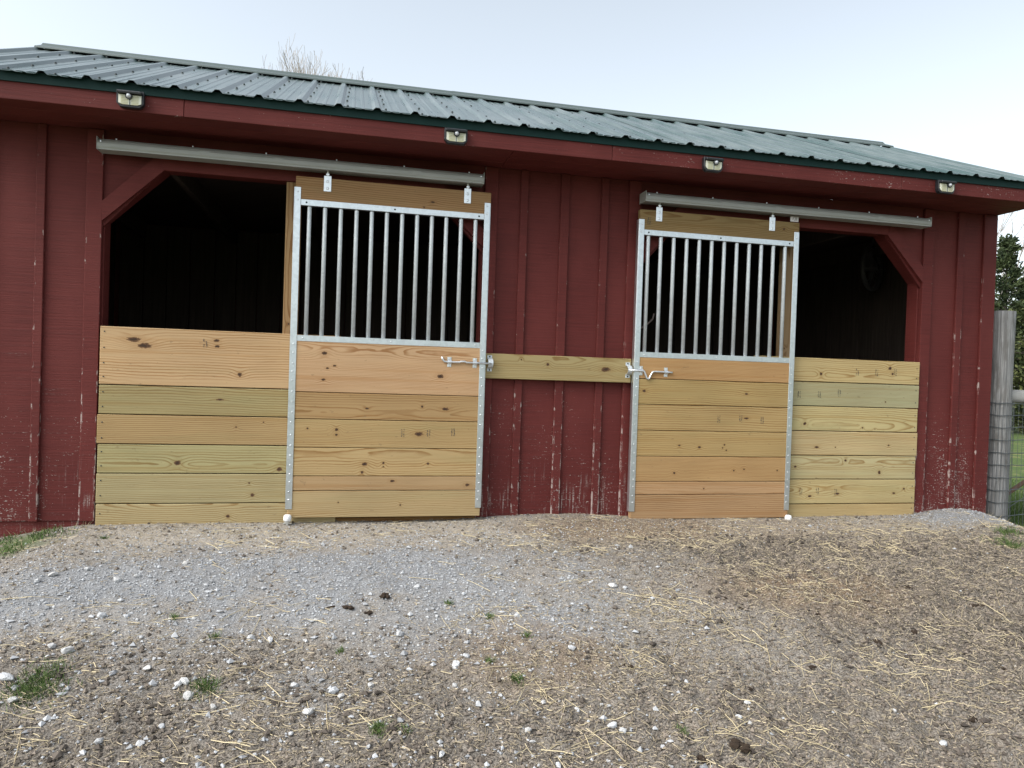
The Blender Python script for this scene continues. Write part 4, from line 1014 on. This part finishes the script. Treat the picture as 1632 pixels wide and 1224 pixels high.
def tuft(x, y, rad, n, h, label, seed, group='small grass tufts in the yard'):
    R = np.random.default_rng(seed); px = x+R.normal(0, rad*.5, n); py = y+R.normal(0, rad*.5, n); V, F, t = blades(px, py, R, h, .0015, .7)
    z0 = float(G(x, y)); V = V-np.array([x, y, z0]); tag(link('grass_tuft', np_mesh('grass_tuft', V, F, GRASS, {'tint': t}), None, None, (x, y, z0)), label, 'grass', group)
tuft(-.74, -1.80, .10, 900, .030, 'largest green weed tuft, near the lower left corner', 1); tuft(-.15, -1.85, .05, 220, .035, 'thin green tuft beside a pale rock, lower left', 2)
tuft(.49, -2.13, .026, 170, .032, 'round green tuft near the bottom, left of centre', 3); tuft(1.06, -1.91, .028, 130, .028, 'green tuft in the straw, centre of the yard', 4)
for i, (a, b) in enumerate(((-.35, -1.41), (.35, -1.69), (1.02, -1.49), (.59, -2.14), (.96, -1.81), (1.63, -2.25), (-.94, -.37), (-.16, -1.56), (1.16, -1.65), (.85, -1.37))):
    tuft(a, b, .018, 60, .024, 'tiny sparse green tuft sprouting between gravel and straw', 10+i)
tuft(4.62, -.85, .09, 260, .05, 'grass tuft by the gravel pile at the right edge', 30); tuft(4.85, -.62, .09, 240, .05, 'grass tuft just below the foot of the fence post', 31)

# individual rocks
def rock_mat():
    n = NT('pale_limestone'); tc = n.n('ShaderNodeTexCoord'); oi = n.n('ShaderNodeObjectInfo'); f = n.noise(tc.outputs['Object'], 2.2, 5, .65)
    c = n.mix(f, (.33, .338, .355), (.66, .67, .69)); c = n.mix(n.m_('MULTIPLY', oi.outputs['Random'], .5), c, (.42, .39, .345)); n.bump(f, .4, .05)
    return n.fin(c, .85, spec=.2)
ROCKM = rock_mat(); RM = []
for k in range(9):
    R = np.random.default_rng(70+k); bm = bmesh.new()
    for p in R.normal(size=(26, 3)):
        p = p/np.linalg.norm(p)*np.array([1, R.uniform(.75, .85), .62])*R.uniform(.82, 1.05); bm.verts.new(p)
    bmesh.ops.convex_hull(bm, input=list(bm.verts)); bmesh.ops.delete(bm, geom=[v for v in bm.verts if not v.link_faces], context='VERTS')
    bmesh.ops.bevel(bm, geom=list(bm.edges), offset=.05, segments=1, profile=.5, affect='EDGES', clamp_overlap=True)
    me = bm_mesh(bm, 'rock'); me.materials.append(ROCKM); RM.append(me)
main = [(-0.77, -1.58, 8), (-0.7, -1.62, 10), (-0.86, -1.75, 12), (-0.79, -1.87, 9), (-.84, -1.95, 8), (-0.2, -1.88, 11), (-0.25, -1.82, 8), (-.23, -1.815, 9), (-0.38, -1.73, 8), (-0.1, -1.96, 7), (0.24, -2.02, 9), (0.18, -1.86, 8), (0.33, -1.91, 10), (.36, -1.94, 7), (-0.65, -1.38, 9), (-0.55, -1.39, 7), (-0.44, -2.09, 8), (-0.31, -2.1, 7), (0.82, -1.82, 9), (0.87, -1.77, 8), (0.91, -1.59, 6), (1.15, -1.5, 6), (1.7, -1.28, 9), (1.76, -1.30, 6), (1.35, -1.73, 8), (0.71, -2.25, 8), (0.84, -1.95, 6), (0.8, -1.92, 5), (1.37, -2.19, 9), (1.4, -2.22, 8), (1.04, -2.18, 6), (1.14, -2.03, 6), (1.39, -2.09, 5), (2.67, -2.4, 7), (2.58, -2.24, 5), (2.81, -2.21, 4), (1.89, -2.21, 7), (1.92, -2.24, 6), (1.97, -2.14, 6), (0.71, -1.22, 8), (0.6, -1.6, 8), (0.47, -1.9, 7), (-0.26, -2.03, 7), (0.06, -1.58, 8), (-0.02, -1.57, 7), (-.68, -1.06, 9), (-.60, -1.03, 8), (-.98, -.98, 9), (-1.02, -1.05, 7), (-.85, -.92, 7), (-.30, -.83, 6), (-.42, -.86, 7)]
allr = [(a, b, s*.0019*1.45) for a, b, s in main]
R = np.random.default_rng(91)
while len(allr) < 185:
    a, b = R.uniform(-1.1, 1.5), R.uniform(-2.45, -1.15)
    if R.random() < (.35+.65*float(fbm(np.array(a), np.array(b), 3, 77)))*float(left(np.array(a), np.array(b)))*float(sm(-1.0, -1.6, b)+.25):
        allr.append((a, b, R.uniform(.006, .0135)))
for i, (a, b, s) in enumerate(allr):
    o = bpy.data.objects.new('limestone_rock', RM[i % len(RM)]); COL.objects.link(o)
    sx = s*rnd.uniform(.85, 1.25); o.scale = (sx, s*rnd.uniform(.8, 1.1), s*rnd.uniform(.75, 1.05)); o.rotation_euler = (rnd.uniform(-.3, .3), rnd.uniform(-.3, .3), rnd.uniform(0, 6.28))
    o.location = (a, b, float(G(a, b))+s*.28); 
    if b > -1.25: lab, gp_ = 'pale limestone chunk along the upper edge of the grey gravel', 'limestone chunks along the gravel edge'
    elif a > 1.25: lab, gp_ = 'pale limestone chunk lying in the brown earth right of centre', 'limestone chunks in the brown earth'
    elif a > .45: lab, gp_ = 'pale limestone chunk lying among straw and dirt near the centre', 'limestone chunks near the yard centre'
    else: lab, gp_ = 'pale limestone chunk lying in the stony dirt at lower left', 'limestone chunks at lower left'
    tag(o, lab, 'rock', gp_)
# manure clumps
CLOD = stone_mat('manure', (.020, .014, .010), (.075, .052, .036), .95, 90); CM = []
for k in range(5):
    R = np.random.default_rng(300+k); bm = bmesh.new()
    for j in range(9):
        t = bmesh.new(); bmesh.ops.create_icosphere(t, subdivisions=1, radius=1)
        c = Vector((max(-.5, min(.5, R.normal()*.34)), R.normal()*.22, R.uniform(-.1, .25))); s = R.uniform(.25, .5)
        for v in t.verts: v.co = c+v.co*s*R.uniform(.75, 1.2)
        me = bpy.data.meshes.new('t'); t.to_mesh(me); t.free(); bm.from_mesh(me); bpy.data.meshes.remove(me)
    me = bm_mesh(bm, 'clod'); me.materials.append(CLOD); CM.append(me)
cl = [(0.55, -1.3, .05), (0.47, -1.43, .036), (0.37, -1.39, .042), (.30, -1.37, .03), (2.62, -1.38, .022), (3.35, -1.42, .034), (3.04, -1.48, .032), (2.67, -1.58, .024), (2.84, -1.82, .04), (3.65, -1.57, .05), (3.35, -2.02, .034), (2.29, -1.51, .03), (2.25, -1.43, .024), (2.03, -2.03, .03), (1.56, -1.86, .034), (1.81, -2.37, .06), (1.65, -2.38, .05), (2.4, -1.95, .028), (3.1, -1.75, .04), (2.9, -2.3, .035)]
for i, (a, b, s) in enumerate(cl):
    o = bpy.data.objects.new('manure_clump', CM[i % 5]); COL.objects.link(o); o.scale = (s, s*.8, s*.5); o.rotation_euler = (0, 0, rnd.uniform(0, 6.28)); o.location = (a, b, float(G(a, b)))
    lab = 'dark brown manure clump lying on the grey gravel' if i < 4 else 'dark manure clump trodden into the brown earth at right'
    tag(o, lab, 'manure', 'manure clumps on the gravel' if i < 4 else 'manure clumps in the brown earth')
